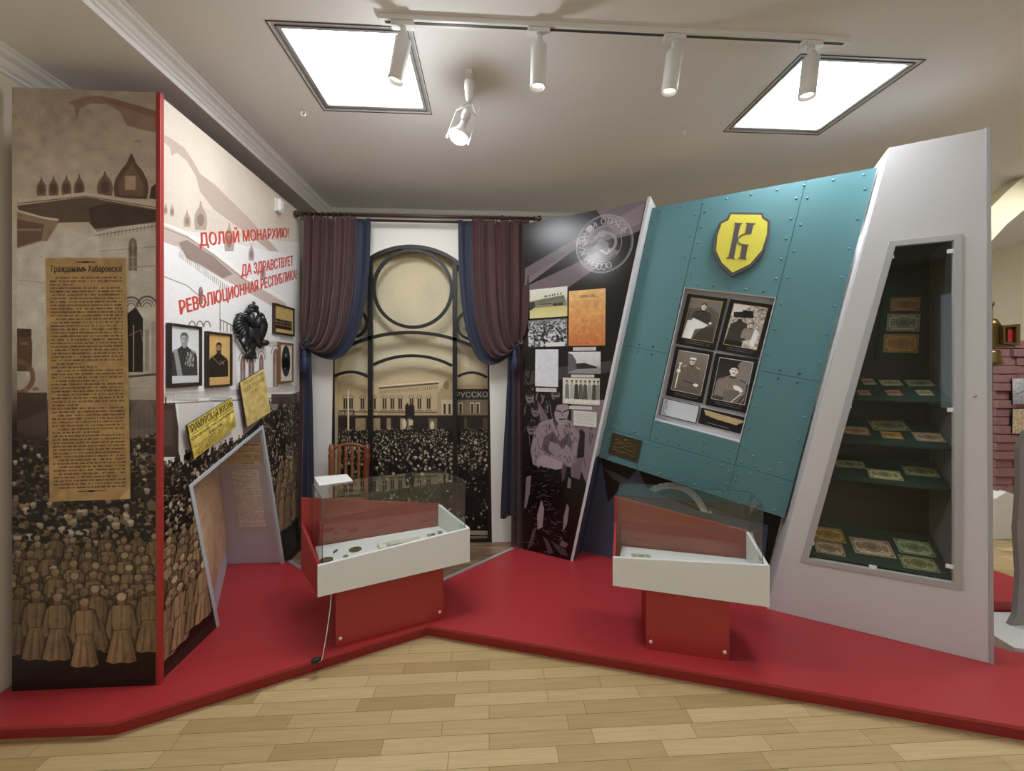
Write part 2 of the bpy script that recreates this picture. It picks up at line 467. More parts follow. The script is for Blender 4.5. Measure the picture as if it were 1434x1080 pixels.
m_steel = mat('steel', (190, 190, 190), .3, metal=.9)
m_glass = glass_mat('case_glass', (244, 249, 247), .10)
m_glassedge = mat('glass_edge', (52, 66, 62), .2)
m_glasscab = glass_mat('cabinet_glass', (240, 243, 241), .06)
m_ivory = mat('ivory', (226, 220, 204), .5)
m_plastic = mat('clear_plastic', (225, 225, 222), .25)
m_cutout = mat('grey_cutout', (150, 146, 146), .6)

# parquet
def parquet():
    m = bpy.data.materials.new('oak_parquet'); m.use_nodes = True; nt = m.node_tree; b = nt.nodes['Principled BSDF']; L = nt.links.new
    g = nt.nodes.new('ShaderNodeNewGeometry'); br = nt.nodes.new('ShaderNodeTexBrick')
    br.inputs['Scale'].default_value = 1; br.inputs['Brick Width'].default_value = .42; br.inputs['Row Height'].default_value = .068
    br.inputs['Mortar Size'].default_value = .0009; br.inputs['Mortar Smooth'].default_value = .1; br.inputs['Bias'].default_value = 0
    br.offset = .37; br.offset_frequency = 2; br.squash = 1.25; br.squash_frequency = 3
    br.inputs['Color1'].default_value = srgb((206, 184, 138)); br.inputs['Color2'].default_value = srgb((172, 148, 102)); br.inputs['Mortar'].default_value = srgb((104, 84, 54))
    L(g.outputs['Position'], br.inputs['Vector'])
    mp = nt.nodes.new('ShaderNodeMapping'); mp.inputs['Scale'].default_value = (3, 60, 1); L(g.outputs['Position'], mp.inputs['Vector'])
    n = nt.nodes.new('ShaderNodeTexNoise'); n.inputs['Scale'].default_value = 1.6; n.inputs['Detail'].default_value = 6; L(mp.outputs[0], n.inputs['Vector'])
    mx = nt.nodes.new('ShaderNodeMix'); mx.data_type = 'RGBA'; mx.blend_type = 'MULTIPLY'; mx.inputs['Factor'].default_value = .35
    cr = nt.nodes.new('ShaderNodeValToRGB'); cr.color_ramp.elements[0].color = (.62, .56, .48, 1); cr.color_ramp.elements[0].position = .3; cr.color_ramp.elements[1].position = .65
    L(n.outputs['Fac'], cr.inputs[0]); L(br.outputs['Color'], mx.inputs['A']); L(cr.outputs[0], mx.inputs['B']); L(mx.outputs['Result'], b.inputs['Base Color'])
    b.inputs['Roughness'].default_value = .38; b.inputs['Specular IOR Level'].default_value = .35
    return m
def laminate():
    m = bpy.data.materials.new('brown_laminate'); m.use_nodes = True; nt = m.node_tree; b = nt.nodes['Principled BSDF']; L = nt.links.new
    g = nt.nodes.new('ShaderNodeNewGeometry'); mp = nt.nodes.new('ShaderNodeMapping'); mp.inputs['Scale'].default_value = (2, 14, 1); L(g.outputs['Position'], mp.inputs['Vector'])
    n = nt.nodes.new('ShaderNodeTexNoise'); n.inputs['Scale'].default_value = 2.2; n.inputs['Detail'].default_value = 8; L(mp.outputs[0], n.inputs['Vector'])
    cr = nt.nodes.new('ShaderNodeValToRGB'); cr.color_ramp.elements[0].color = srgb((84, 62, 44)); cr.color_ramp.elements[0].position = .3
    cr.color_ramp.elements[1].color = srgb((160, 132, 104)); cr.color_ramp.elements[1].position = .7
    L(n.outputs['Fac'], cr.inputs[0]); L(cr.outputs[0], b.inputs['Base Color']); b.inputs['Roughness'].default_value = .35
    return m
m_parquet = parquet(); m_lam = laminate()

# ================================================================== THE ROOM
XL, XR, YB, YF, HS = -2.14, 6.4, 3.87, -3.2, 2.865
mb = MB(); mb.box(ZF, XL - .1, XR, YF, 7.0, -.1, 0); struct('floor', mb, m_parquet)
# ceiling with two light openings (and four unseen ones added for fill light)
LP = [(-.935, -.34, 1.755, 2.335), (1.465, 2.07, 1.80, 2.405), (-.935, -.34, -.65, -.07), (1.465, 2.07, -.65, -.07), (3.86, 4.46, 1.8, 2.4), (3.0, 3.6, 4.1, 4.7)]
mb = MB(); mb.prism(Fr((0, 0, 0), (1, 0, 0), (0, -1, 0)), [(XL - .1, 3.3), (XR, 3.3), (XR, -7), (XL - .1, -7)][::1], -CEIL - .12, -CEIL,
    holes=[[(x0, -y1), (x1, -y1), (x1, -y0), (x0, -y0)] for x0, x1, y0, y1 in LP]); struct('ceiling', mb, m_ceil)
mb = MB(); mb.box(ZF, XL - .1, XL, YF, YB, 0, CEIL); struct('wall_left', mb, m_wall)
mb = MB(); mb.box(ZF, XL - .1, 2.75, YB, YB + .1, 0, CEIL); struct('wall_back', mb, m_wall)
WX = [(-1.5, .1), (1.0, 2.6), (3.5, 5.1)]
FWn = Fr((0, YF, 0), (-1, 0, 0))                  # unseen wall behind the viewer, its windows added to let in fill light
mb = MB(); mb.prism(FWn, [(-XR, 0), (-XL + .1, 0), (-XL + .1, CEIL), (-XR, CEIL)], -.1, 0, holes=[[(-x1, .85), (-x0, .85), (-x0, 2.55), (-x1, 2.55)] for x0, x1 in WX], mf=0, ms=0); struct('wall_front', mb, m_wall)
for i, (x0, x1) in enumerate(WX):
    mb = MB(); mb.prism(FWn, [(-x1, .85), (-x0, .85), (-x0, 2.55), (-x1, 2.55)], -.07, -.03, holes=[[(-x1 + .06, .91), (-(x0 + x1) / 2 - .03, .91), (-(x0 + x1) / 2 - .03, 2.49), (-x1 + .06, 2.49)], [(-(x0 + x1) / 2 + .03, .91), (-x0 - .06, .91), (-x0 - .06, 2.49), (-(x0 + x1) / 2 + .03, 2.49)]], mf=0, ms=0)
    struct('window_%d' % (i + 1), mb, m_trim)  # added window frame, out of view, around the fill lamp
    l = bpy.data.lights.new('window_daylight', 'AREA'); l.shape = 'RECTANGLE'; l.size = 1.5; l.size_y = 1.6; l.energy = 8; l.color = (.86, .93, 1)  # added fill lamp that lifts the ceiling and front faces
    lo = bpy.data.objects.new('window_daylight', l); COL.objects.link(lo); lo.location = ((x0 + x1) / 2, YF - .09, 1.7); lo.rotation_euler = (PI / 2, 0, 0)
mb = MB(); mb.box(ZF, XR, XR + .1, YF - .1, 7, 0, CEIL); struct('wall_right', mb, m_wall)
# soffit along the left wall
mb = MB(); mb.box(ZF, XL, -1.52, YF, YB, HS, CEIL); struct('trim_1', mb, m_ceil)
# cornices: profile swept along a straight run
def cornice(name, p0, p1, out, z, w=.07, h=.075):
    """profile in (out, down) steps under the corner of wall and ceiling"""
    prof = [(0, 0), (w, 0), (w, .008), (w * .86, .013), (w * .80, .026), (w * .50, .036), (w * .34, h * .72), (w * .18, h * .80), (w * .16, h * .92), (0, h)]
    p0, p1, o = Vector(p0), Vector(p1), Vector(out)
    mb = MB(); g = []
    for p in (p0, p1):
        g.append([Vector((p.x + o.x * a, p.y + o.y * a, z - b)) for a, b in prof])
    mb.sheet(g, smooth=False); k = len(prof)
    mb.f += [list(range(k))[::-1], [k + i for i in range(k)], [0, k, 2 * k - 1, k - 1]]; mb.mi += [0] * 3; mb.sm += [False] * 3
    return struct(name, mb, m_trim, recalc=True)
cornice('trim_2', (-1.52, YF, 0), (-1.52, YB, 0), (1, 0, 0), CEIL, .065, .07)
cornice('trim_3', (XL, YF, 0), (XL, YB, 0), (1, 0, 0), HS, .09, .085)
cornice('trim_4', (-1.52, YB, 0), (2.7, YB, 0), (0, -1, 0), CEIL, .09, .075)

# platform
plat = [(-2.13, 1.70), (-1.51, 1.69), (-.341, 2.223), (3.0, 1.19), (3.2, 1.6), (2.60, 1.86), (2.42, 2.06), (1.1, 2.88), (.62, 3.36), (.195, 3.36), (.195, 3.12), (-.671, 2.368), (-1.488, 3.022), (-2.13, 3.022)]
root = thing('exhibit_platform', (0, 2.0, 0), 'low red laminate platform with an angled front running under all the panels', 'platform')
mb = MB(); mb.prism(ZF, plat, .056, .07); mb.build('platform_top', m_red, root)
inner = [(-2.13, 1.722), (-1.515, 1.712), (-.342, 2.247), (2.99, 1.214), (3.18, 1.6), (2.60, 1.85), (2.42, 2.05), (1.1, 2.86), (.62, 3.34), (.20, 3.34), (.20, 3.09), (-.671, 2.345), (-1.50, 3.008), (-2.13, 3.008)]
mb = MB(); mb.prism(ZF, inner, 0, .056); mb.build('platform_skirt', m_redface, root)
# laminate floor in the V-shaped cut with aluminium edge strips
mb = MB(); mb.prism(ZF, [(-1.465, 3.018), (-.671, 2.374), (.187, 3.118), (.187, 3.85), (-1.465, 3.85)], 0, .06)
tag(mb.build('laminate_floor_panel', m_lam), 'brown laminate flooring behind the two glass cases, under the arched window', 'flooring')
for (p, q, lab) in (((-1.462, 3.012), (-.675, 2.374), 'aluminium edge strip between red platform and laminate, on the left of the cut'), ((-.667, 2.374), (.190, 3.118), 'long aluminium edge strip between laminate floor and the red platform by the dark mural')):
    d = (Vector(q) - Vector(p)).normalized(); nn = Vector((-d.y, d.x))
    fr = Fr((p[0], p[1], 0), (d.x, d.y, 0), (-d.y, d.x, 0)); L_ = (Vector(q) - Vector(p)).length
    mb = MB(); mb.prism(fr, [(0, -.012), (L_, -.012), (L_, .014), (0, .014)], .0702, .077)
    tag(mb.build('edge_strip', m_alu, bevel=.002), lab, 'trim strip', 'aluminium edge strips')

# ceiling lights
labs = ['square ceiling light panel above the left glass case', 'square ceiling light panel above the grey cabinet tower', 'ceiling light panel behind the viewer, left', 'ceiling light panel behind the viewer, right', 'ceiling light panel over the far room entrance', 'ceiling light panel deep in the next room']
EM = [23, 23, 11, 11, 30, 30]  # first two panels are in view; the others are added fill
for i, (x0, x1, y0, y1) in enumerate(LP):
    r = thing('ceiling_light', ((x0 + x1) / 2, (y0 + y1) / 2, CEIL), labs[i], 'ceiling light', 'square ceiling light panels')
    fr = Fr((0, 0, CEIL), (1, 0, 0), (0, -1, 0))
    R_ = lambda e: [(x0 - e, -y1 - e), (x1 + e, -y1 - e), (x1 + e, -y0 + e), (x0 - e, -y0 + e)]
    mb = MB(); mb.prism(fr, R_(-.002), -.03, -.002, holes=[R_(-.034)]); mb.prism(fr, R_(.010), .0005, .004, holes=[R_(.0065)], mf=1, ms=1)
    mb.prism(fr, R_(-.014), -.002, .002, holes=[R_(-.0165)], mf=1, ms=1); mb.build('frame', [m_alu, m_trk], r)
    mb = MB(); mb.prism(fr, R_(-.033), -.029, -.012); mb.build('diffuser', emis('panel_glow_%d' % i, (248, 251, 255), EM[i]), r)

# track with four spots
r = thing('lighting_track', (.5, 1.70, CEIL), 'long white ceiling track carrying four cylindrical spotlights', 'lighting track')
ty = 1.70; tx0 = -.455; tx1 = 1.60
mb = MB(); mb.box(ZF, tx0, tx1, ty - .018, ty + .018, CEIL - .022, CEIL - .0005); mb.build('track_body', m_gun, r)
mb = MB(); mb.box(ZF, tx0 + .02, tx1 - .02, ty - .006, ty + .006, CEIL - .0235, CEIL - .022); mb.build('track_groove', m_trk, r)
FT = Fr((0, ty, 0), (1, 0, 0))
def spot(px, tilt, yaw, label):
    a, _ = FT.hit(px, 60); z = CEIL - .0235
    s_ = thing('track_spotlight', (a, ty, z), label, 'spotlight', 'cylindrical track spotlights')
    mb = MB(); mb.box(ZF, a - .05, a + .045, ty - .016, ty + .016, z - .020, z); mb.cyl((a - .03, ty - .017, z - .012), (a - .03, ty - .022, z - .012), .005)
    mb.build('adapter', m_gun, s_, bevel=.003)
    mb = MB(); mb.cyl((a, ty, z - .02), (a, ty, z - .052), .014); mb.lathe((a, ty, z - .060), (0, -1, 0), [(.003, -.018), (.016, -.016), (.016, .016), (.003, .018)]); mb.build('swivel', m_gun, s_)
    d = Vector((math.sin(tilt) * math.cos(yaw), math.sin(tilt) * math.sin(yaw), -math.cos(tilt)))
    p = Vector((a, ty, z - .068)); mb = MB(); mb.lathe(p, d, [(.012, -.004), (.030, 0), (.034, .004), (.034, .150), (.0335, .151), (.0335, .153), (.034, .154), (.034, .172), (.030, .172), (.028, .150), (.002, .150)], 28)
    mb.build('lamp_housing', m_gun, s_)
    mb = MB(); mb.lathe(p + d * .152, d, [(.027, 0), (.027, .004), (.001, .005)], 20); mb.build('lens', emis('spot_lens', (255, 250, 240), 6), s_)
    return p + d * .18, d
SP = []
SP.append(spot(565, .25, PI * .86, 'leftmost track spotlight, overlapping the left ceiling light panel'))
SP.append(spot(755, .08, PI * .6, 'second track spotlight from the left, hanging nearly straight down'))
SP.append(spot(945, .14, PI * .8, 'third track spotlight, between the hanging bulb lamp and right light panel'))
SP.append(spot(1136, .10, PI * .9, 'rightmost track spotlight, in front of the right ceiling light panel'))

# wire-framed bulb lamp
zc = 2.05; FW = Fr((0, 2.0, 0), (1, 0, 0)); a, _ = FW.hit(657, 150)
r = thing('bulb_spotlight', (a, 2.08, CEIL), 'bare reflector bulb lamp in a white wire frame hanging from a short ceiling mount', 'spotlight')
mb = MB(); mb.box(ZF, a - .016, a + .016, 1.97, 2.17, CEIL - .022, CEIL - .0005); mb.build('mount_bar', m_gun, r, bevel=.003)
y0 = 2.02
mb = MB(); mb.lathe((a, y0, CEIL - .022), (0, 0, -1), [(.012, 0), (.024, .01), (.026, .045), (.022, .05), (.022, .085), (.017, .10), (.012, .115)]); mb.build('swivel', m_gun, r)
ax = Vector((-.28, -.12, -.95)).normalized(); q = Vector((a, y0, CEIL - .15)); u = Vector((1, 0, -.29)).normalized(); w_ = ax.cross(u)
mb = MB(); q2 = q + ax * .03
mb.lathe(q2, ax, [(.012, 0), (.022, .01), (.022, .045), (.016, .05), (.018, .07)]); mb.build('lamp_holder', m_gun, r)
mb = MB()
for k, e in ((-1, .20), (1, .20)):
    P0 = q - ax * .03; P1 = q + u * (k * .052) + ax * .05; P2 = q + u * (k * .056) + ax * e
    mb.tube([P0, P1, P2], .0028, 6); mb.ball(P2, .006)
P1 = q + u * .052 + ax * .05; mb.tube([P1, P1 + Vector((.035, 0, .085))], .0028, 6)
mb.tube([q + u * -.052 + ax * .05, q + w_ * .03 + ax * .03, P1], .0028, 6)
mb.build('wire_frame', m_gun, r)
mb = MB(); mb.lathe(q2 + ax * .07, ax, [(.014, 0), (.018, .02), (.030, .045), (.047, .068), (.050, .078), (.046, .086)], 28); mb.build('bulb_body', m_gun, r)
mb = MB(); mb.lathe(q2 + ax * .07, ax, [(.045, .087), (.040, .096), (.026, .106), (.008, .110)], 28); bo = mb.build('bulb_face', emis('bulb_glow', (255, 255, 252), 260), r)
BULB = q2 + ax * .20
_l = bpy.data.lights.new('bulb_light', 'POINT'); _l.energy = 7; _l.shadow_soft_size = .045; _l.color = (.95, .98, 1)
_o = bpy.data.objects.new('bulb_light', _l); COL.objects.link(_o); _o.location = q2 + ax * .21
# two clear ceiling hooks
for (px, py, lab) in ((425, 155, 'small clear plastic hook on the ceiling below the left light panel'), (958, 181, 'small clear plastic hook on the ceiling right of the bulb lamp')):
    x, y = ZF.hit(px, py, CEIL - .01); mb = MB()
    mb.cyl((x, y, CEIL - .006), (x, y, CEIL - .0003), .014)
    mb.tube([(x + .012 * math.sin(t), y, CEIL - .026 - .016 * math.cos(t)) for t in [i * .45 for i in range(-6, 7)]], .0028, 6)
    tag(mb.build('ceiling_hook', m_plastic), lab, 'hook', 'clear ceiling hooks')

# ================================================================== MURAL 1
def sketch_windows(cv, items, dark=(60, 50, 46)):
    for x, y, w, h in items:
        cv.ell(x, y, w, h * .35, dark, .75); cv.rect(x - w, y, x + w, y + h, dark, .75)
        cv.line([(x, y - h * .2), (x, y + h)], w * .3, (200, 190, 178), .6); cv.line([(x - w, y + h * .45), (x + w, y + h * .45)], w * .25, (200, 190, 178), .5)

def onion(x, y, w, h):
    L_ = [(.85, 0), (.98, .18), (1, .36), (.88, .54), (.62, .68), (.32, .78), (.16, .88), (.10, 1)]
    return [(x - w * a, y - h * b) for a, b in L_] + [(x + w * a, y - h * b) for a, b in L_[::-1]]
c1 = Cv(F1, 0, .602, .07, 2.725, 900, (176, 160, 142))
vg = [(0, (168, 154, 138)), (.18, (196, 182, 166)), (.24, (206, 196, 184)), (.42, (196, 190, 182)), (.5, (150, 138, 126)), (.56, (44, 37, 32)), (.72, (26, 21, 18)), (1, (20, 16, 14))]
vgrad(c1, 0, vg); c1.noise(.03, 160); c1.noise(.02, 40)
c1.poly([(95, 143), (118, 136), (140, 134), (160, 138), (222, 156), (222, 186), (200, 182), (178, 176), (168, 156), (150, 146), (128, 145), (112, 152), (107, 168), (104, 150)], (140, 108, 92), .8)
c1.poly([(140, 136), (160, 139), (222, 157), (222, 166), (150, 143)], (122, 90, 76), .6)
c1.ell(193, 198, 6, 1.5, (150, 130, 118), .8)
for x, w, h in ((58, 7, 26), (75, 7, 27), (93, 7, 29), (111, 7.5, 30), (147, 11, 34)):
    y = 274
    c1.poly(onion(x, y, w, h), (112, 88, 74), .95)
    c1.ell(x, y - h * .35, w * .6, h * .25, (82, 62, 52), .8)
c1.poly([(161, 277), (159, 262), (162, 250), (169, 239), (177, 229), (184, 214), (191, 229), (200, 240), (206, 252), (208, 264), (206, 279)], (94, 72, 60)); c1.poly([(167, 273), (166, 258), (172, 246), (184, 230), (195, 246), (201, 259), (200, 274)], (122, 98, 82), .8)
c1.rect(175, 246, 190, 266, (176, 152, 130)); c1.poly([(209, 278), (212, 262), (222, 254), (222, 280)], (70, 52, 44))
c1.poly([(24, 288), (120, 276), (222, 294), (222, 311), (165, 318), (136, 325), (124, 311), (70, 312), (26, 296)], (98, 78, 66))
c1.poly([(124, 292), (150, 284), (222, 296), (222, 309), (165, 317), (136, 324), (128, 314)], (66, 50, 42), .9)
c1.line([(24, 282), (70, 277), (120, 271), (165, 278), (222, 288)], 4, (206, 192, 174)); c1.line([(24, 285), (120, 275), (222, 291)], 1, (88, 70, 58))
c1.poly([(24, 296), (55, 305), (76, 306), (82, 312), (66, 338), (58, 338), (24, 348)], (150, 126, 108)); c1.poly([(24, 307), (62, 314), (58, 336), (24, 346)], (104, 80, 66), .85)
c1.line([(24, 295), (60, 305), (82, 308)], 3, (214, 202, 188)); c1.line([(24, 322), (58, 322)], 3, (160, 138, 120), .8)
c1.poly([(24, 350), (120, 322), (222, 312), (222, 560), (24, 560)], (214, 210, 204), .55)
c1.poly([(140, 330), (222, 312), (222, 420), (180, 420), (176, 345), (140, 348)], (196, 190, 182), .5)
for i in range(16): c1.line([(140 + i * 5.2, 326 - i * .9), (140 + i * 5.2, 334 - i * .9)], 1.6, (140, 124, 110), .6)
c1.line([(132, 330), (222, 316)], 1.3, (120, 104, 92), .7); c1.line([(140, 352), (222, 345)], 1, (150, 136, 124), .8)
c1.line([(24, 392), (80, 398)], 1, (150, 140, 130), .7)
sketch_windows(c1, [(186, 345, 6, 34)], (104, 84, 72))
c1.line([(180, 375), (218, 372)], 2, (160, 148, 138), .7)
for cx, cy, rr in ((184, 430, 13), (206, 430, 14)):
    c1.ring(cx, cy, rr, rr * 1.05, 2.4, (92, 80, 72), 1, None, PI, 2 * PI); c1.ring(cx, cy, rr * .7, rr * .7, 1.6, (120, 106, 96), .9, None, PI, 2 * PI); c1.ring(cx, cy, rr * .42, rr * .42, 1.4, (80, 68, 60), .9, None, PI, 2 * PI)
c1.poly([(178, 521), (178, 440), (190, 430), (200, 446), (200, 521)], (28, 20, 18)); c1.line([(187, 455), (187, 520)], 1.6, (176, 168, 158)); c1.line([(181, 470), (197, 462), (200, 478)], 1.2, (168, 160, 150), .8)
c1.rect(203, 462, 209, 520, (150, 144, 138), .8); c1.rect(212, 450, 218, 525, (172, 166, 160), .8)
c1.line([(176, 528), (222, 524)], 3, (84, 72, 64)); c1.line([(176, 545), (222, 542)], 1, (160, 152, 144)); c1.ell(200, 600, 20, 40, (118, 110, 104), .85); c1.rect(180, 600, 222, 640, (118, 110, 104), .8)
for i in range(5): c1.line([(188 + i * 7, 575), (188 + i * 7, 610)], 1, (86, 78, 72), .7)
c1.poly([(24, 460), (42, 461), (42, 470), (46, 478), (44, 520), (24, 520)], (96, 68, 54)); c1.rect(24, 461, 44, 472, (74, 52, 42)); c1.rect(28, 479, 40, 483, (126, 98, 80))
c1.poly([(44, 462), (66, 466), (66, 520), (46, 518)], (206, 200, 192), .8)
c1.ring(24, 528, 22, 22, 7, (126, 92, 72), 1, None, -PI / 2, PI / 2); c1.ell(37, 546, 4, 3, (150, 120, 98)); c1.ell(50, 545, 5, 3, (150, 120, 98))
c1.rect(24, 550, 66, 600, (62, 46, 38), .9)
c1.poly([(24, 590), (66, 575), (66, 612), (24, 606)], (92, 78, 70), .6); c1.poly([(24, 606), (66, 612), (66, 640), (24, 650)], (60, 50, 46), .8)
# crowd far to near
R1 = random.Random(11)
c1.mode = 'ab'
crowd(c1, 520, 0, .602, .66, 1.19, R1, .020, .008, .42)
bb = .60
rows = [(.52, .24, .9), (.46, .26, .93), (.405, .275, .9), (.35, .29, .98), (.29, .31, .92), (.235, .32, 1.0), (.185, .335, .9)]
for b, h, tn in rows:
    a = R1.uniform(-.02, .03)
    while a < .62:
        soldier(c1, a, b + R1.uniform(-.02, .02), h, tn * R1.uniform(.80, 1.05), R1); a += h * R1.uniform(.24, .34)
c1.rect(0, .07, .602, .17, (24, 19, 16), .75)
for (a, b, h, tn) in ((.03, .19, .35, .72), (.10, .165, .36, .86), (.185, .16, .35, .95), (.57, .18, .36, .9), (.345, .20, .34, .9), (.30, .125, .36, 1.02), (.455, .135, .37, 1.0)):
    soldier(c1, a, b, h, tn, R1)
for i in range(40): c1.ell(R1.uniform(0, .6), R1.uniform(.075, .15), .01, .003, (66, 54, 44), .5, None, R1.uniform(-.2, .2), 8)
c1.mode = 'px'; c1.blur(1); c1.noise(.02, 5); c1.noise(.04, 30)
mb = MB(); mb.prism(F1, [(0, .07), (.602, .07), (.602, 2.722), (0, 2.722)], -.018, 0)
mural1 = mb.build('photo_mural', [c1.material('mural_print', .5), m_redboard], uv=c1.uvp)
tag(mural1, 'tall narrow sepia crowd mural panel facing forward at the far left', 'mural', None)
# poster on it
def sheet(name, fr, quad_px, c, th, ppm, paint, m_side, label=None, cat=None, group=None, parent=None, rough=.5, ab=None, base=(230, 225, 210)):
    """a thin printed board whose corners are given where they are seen (TL, TR, BR, BL) on plane fr at height c"""
    Q = ab or [fr.hit(x, y, c + th) for x, y in quad_px]
    TL, TR, BR, BL = [Vector(q) for q in Q]
    A2 = ((TR - TL) + (BR - BL)).normalized(); cen = (TL + TR + BR + BL) / 4
    ang = math.atan2(A2.y, A2.x)
    f2 = Fr(fr.w(cen.x, cen.y, c), fr.A * math.cos(ang) + fr.B * math.sin(ang), fr.B * math.cos(ang) - fr.A * math.sin(ang))
    w = ((TR - TL).length + (BR - BL).length) / 4; h = ((TL - BL).dot(Vector((-A2.y, A2.x))) + (TR - BR).dot(Vector((-A2.y, A2.x)))) / 4
    cv = Cv(f2, -w, w, -h, h, ppm, base); cv.mode = 'uv'
    paint(cv)
    mb = MB(); mb.box(f2, -w, w, -h, h, 0, th, mf=0, ms=1)
    o = mb.build(name, [cv.material(name + '_print', rough), m_side], parent, uv=cv.uvp)
    if label: tag(o, label, cat, group)
    return o, f2, w, h
def p_poster(cv):
    cv.A[:] = hexc((182, 148, 100)); cv.noise(.05, 40); cv.noise(.04, 4)
    cv.line([(.38, .018), (.62, .018)], .004, (60, 40, 24)); cv.ell(.5, .018, .05, .004, (40, 26, 18))
    cv.text('Гражданамъ Хабаровска!', [(.07, .032), (.955, .032), (.955, .066), (.07, .066)], (34, 22, 14), 1, None, .022)
    cv.lines(.05, .078, .95, .955, 62, (44, 30, 20), .9, .55, 3, .14)
    cv.line([(.35, .962), (.7, .962)], .003, (60, 40, 24)); cv.ell(.52, .962, .05, .004, (40, 26, 18))
    cv.poly([(1, .955), (1, 1), (.86, 1)], (214, 188, 140), .8); cv.blur(1)
sheet('proclamation_poster', F1, [(66, 361), (179, 361), (178, 699), (67, 703)], .0008, .006, 1500, p_poster, mat('poster_edge', (200, 176, 132), .5), 'tall brown old proclamation poster mounted on the narrow forward-facing mural', 'poster')
# red corner post
mb = MB(); mb.box(F1, .6025, .6225, .0702, 2.722, -.0185, .003); tag(mb.build('corner_post', m_redboard, bevel=.002), 'narrow red vertical strip where the two crowd mural panels meet', 'corner post')

# ================================================================== MURAL 2 (with the niche opening)
OP = [F2.hit(264, 680), F2.hit(303, 872), F2.hit(398, 790), F2.hit(368, 595)]     # TL, BL, BR, apex
OP = [(OP[0][0], OP[0][1]), (OP[1][0], .0702), (OP[2][0], .0702), (OP[3][0], OP[3][1])]
E2 = 1.352; H2 = 2.705
c2 = Cv(F2, .02, E2, .07, H2, 820, (224, 220, 216))
c2.poly([(222, 120), (420, 290), (420, 340), (222, 320)], (214, 202, 188)); c2.noise(.03, 150)
c2.poly([(222, 320), (420, 360), (420, 560), (222, 600)], (232, 232, 232)); 
for i in range(14): c2.poly([(222, 300 + i * 3), (420, 330 + i * 2), (420, 333 + i * 2), (222, 304 + i * 3)], (228, 224, 220), .12)
c2.poly([(226, 187), (240, 194), (258, 207), (272, 228), (280, 243), (300, 258), (345, 302), (390, 352), (378, 352), (350, 330), (300, 294), (280, 268), (274, 246), (262, 226), (248, 214), (240, 218), (238, 206), (230, 200)], (186, 166, 154), .9)
for x, y, w, h in ((232, 300, 2.5, 16), (241, 303, 3, 18), (262, 318, 5, 24), (281, 322, 9, 40), (321, 352, 7, 40), (352, 365, 4, 24), (368, 392, 4, 26)):
    c2.poly(onion(x, y, w, h), (168, 148, 138), .85); c2.ell(x, y - h * .35, w * .55, h * .22, (128, 108, 100), .7)
c2.poly([(226, 316), (262, 330), (300, 356), (345, 392), (400, 425), (400, 440), (345, 408), (322, 396), (300, 384), (262, 362), (250, 346), (226, 338)], (188, 168, 158), .8)
c2.poly([(250, 340), (262, 336), (300, 360), (326, 384), (312, 390), (280, 370), (262, 362)], (128, 110, 102), .7)
c2.line([(226, 312), (262, 326), (300, 352), (345, 388), (400, 420)], 3, (244, 238, 230)); c2.line([(226, 318), (262, 332), (300, 358), (345, 394)], 1, (120, 104, 96), .7)
for i in range(26): 
    x = 252 + i * 2.7; y = 352 + i * 1.95; c2.line([(x, y), (x, y + 9)], .9, (110, 92, 84), .6)
c2.line([(226, 386), (262, 400), (290, 424)], 1.2, (120, 104, 98), .8)
for x, y, w, h in ((281, 408, 3, 18),): sketch_windows(c2, [(x, y, w, h)], (96, 78, 70))
for i, x in enumerate((269, 280, 290)): c2.ring(x, 458, 4.5, 8, 1.6, (110, 92, 84), .9, None, PI, 2 * PI)
for x in (309, 313, 318, 323, 327): c2.line([(x, 448 + (x - 309) * .4), (x, 462 + (x - 309) * .35)], 1.2, (92, 76, 70), .8)
c2.line([(307, 447), (330, 458)], 1.2, (92, 76, 70)); c2.line([(308, 400), (308, 500)], 1, (130, 116, 108), .8)
c2.poly([(308, 462), (330, 468), (332, 540), (310, 535)], (190, 176, 168), .4)
for x, y, w, h in ((340, 510, 3.5, 40), (352, 512, 4, 40), (366, 508, 3, 40), (386, 500, 4, 42)):
    c2.ell(x, y, w, 12, (124, 92, 84), .9); c2.rect(x - w, y, x + w, y + h, (118, 90, 84), .75); c2.line([(x, y - 4), (x, y + h)], 1, (214, 200, 190), .8); c2.ring(x, y - 4, w + 2, 12, 1.1, (130, 110, 102), .9, None, PI, 2 * PI)
for i in range(8): c2.line([(378 + i * 2, 478), (378 + i * 2, 486)], .9, (120, 100, 92), .8)
c2.poly([(222, 552), (415, 540), (415, 548), (222, 562)], (188, 176, 168), .6); c2.line([(222, 566), (420, 556)], 1.6, (90, 76, 70), .8)
c2.poly([(222, 566), (245, 564), (250, 600), (250, 640), (222, 640)], (70, 54, 48)); c2.rect(226, 575, 242, 625, (92, 74, 66), .8); c2.line([(232, 556), (232, 575)], 2, (70, 54, 48))
c2.poly([(250, 566), (300, 562), (300, 596), (250, 640)], (214, 208, 204), .9)
c2.poly([(340, 575), (420, 548), (420, 640), (340, 640)], (120, 104, 98), .8)
for x in (352, 372, 390, 402): c2.rect(x, 560, x + 6, 584, (50, 42, 40), .9)
c2.rect(380, 552, 416, 566, (70, 58, 54), .9)
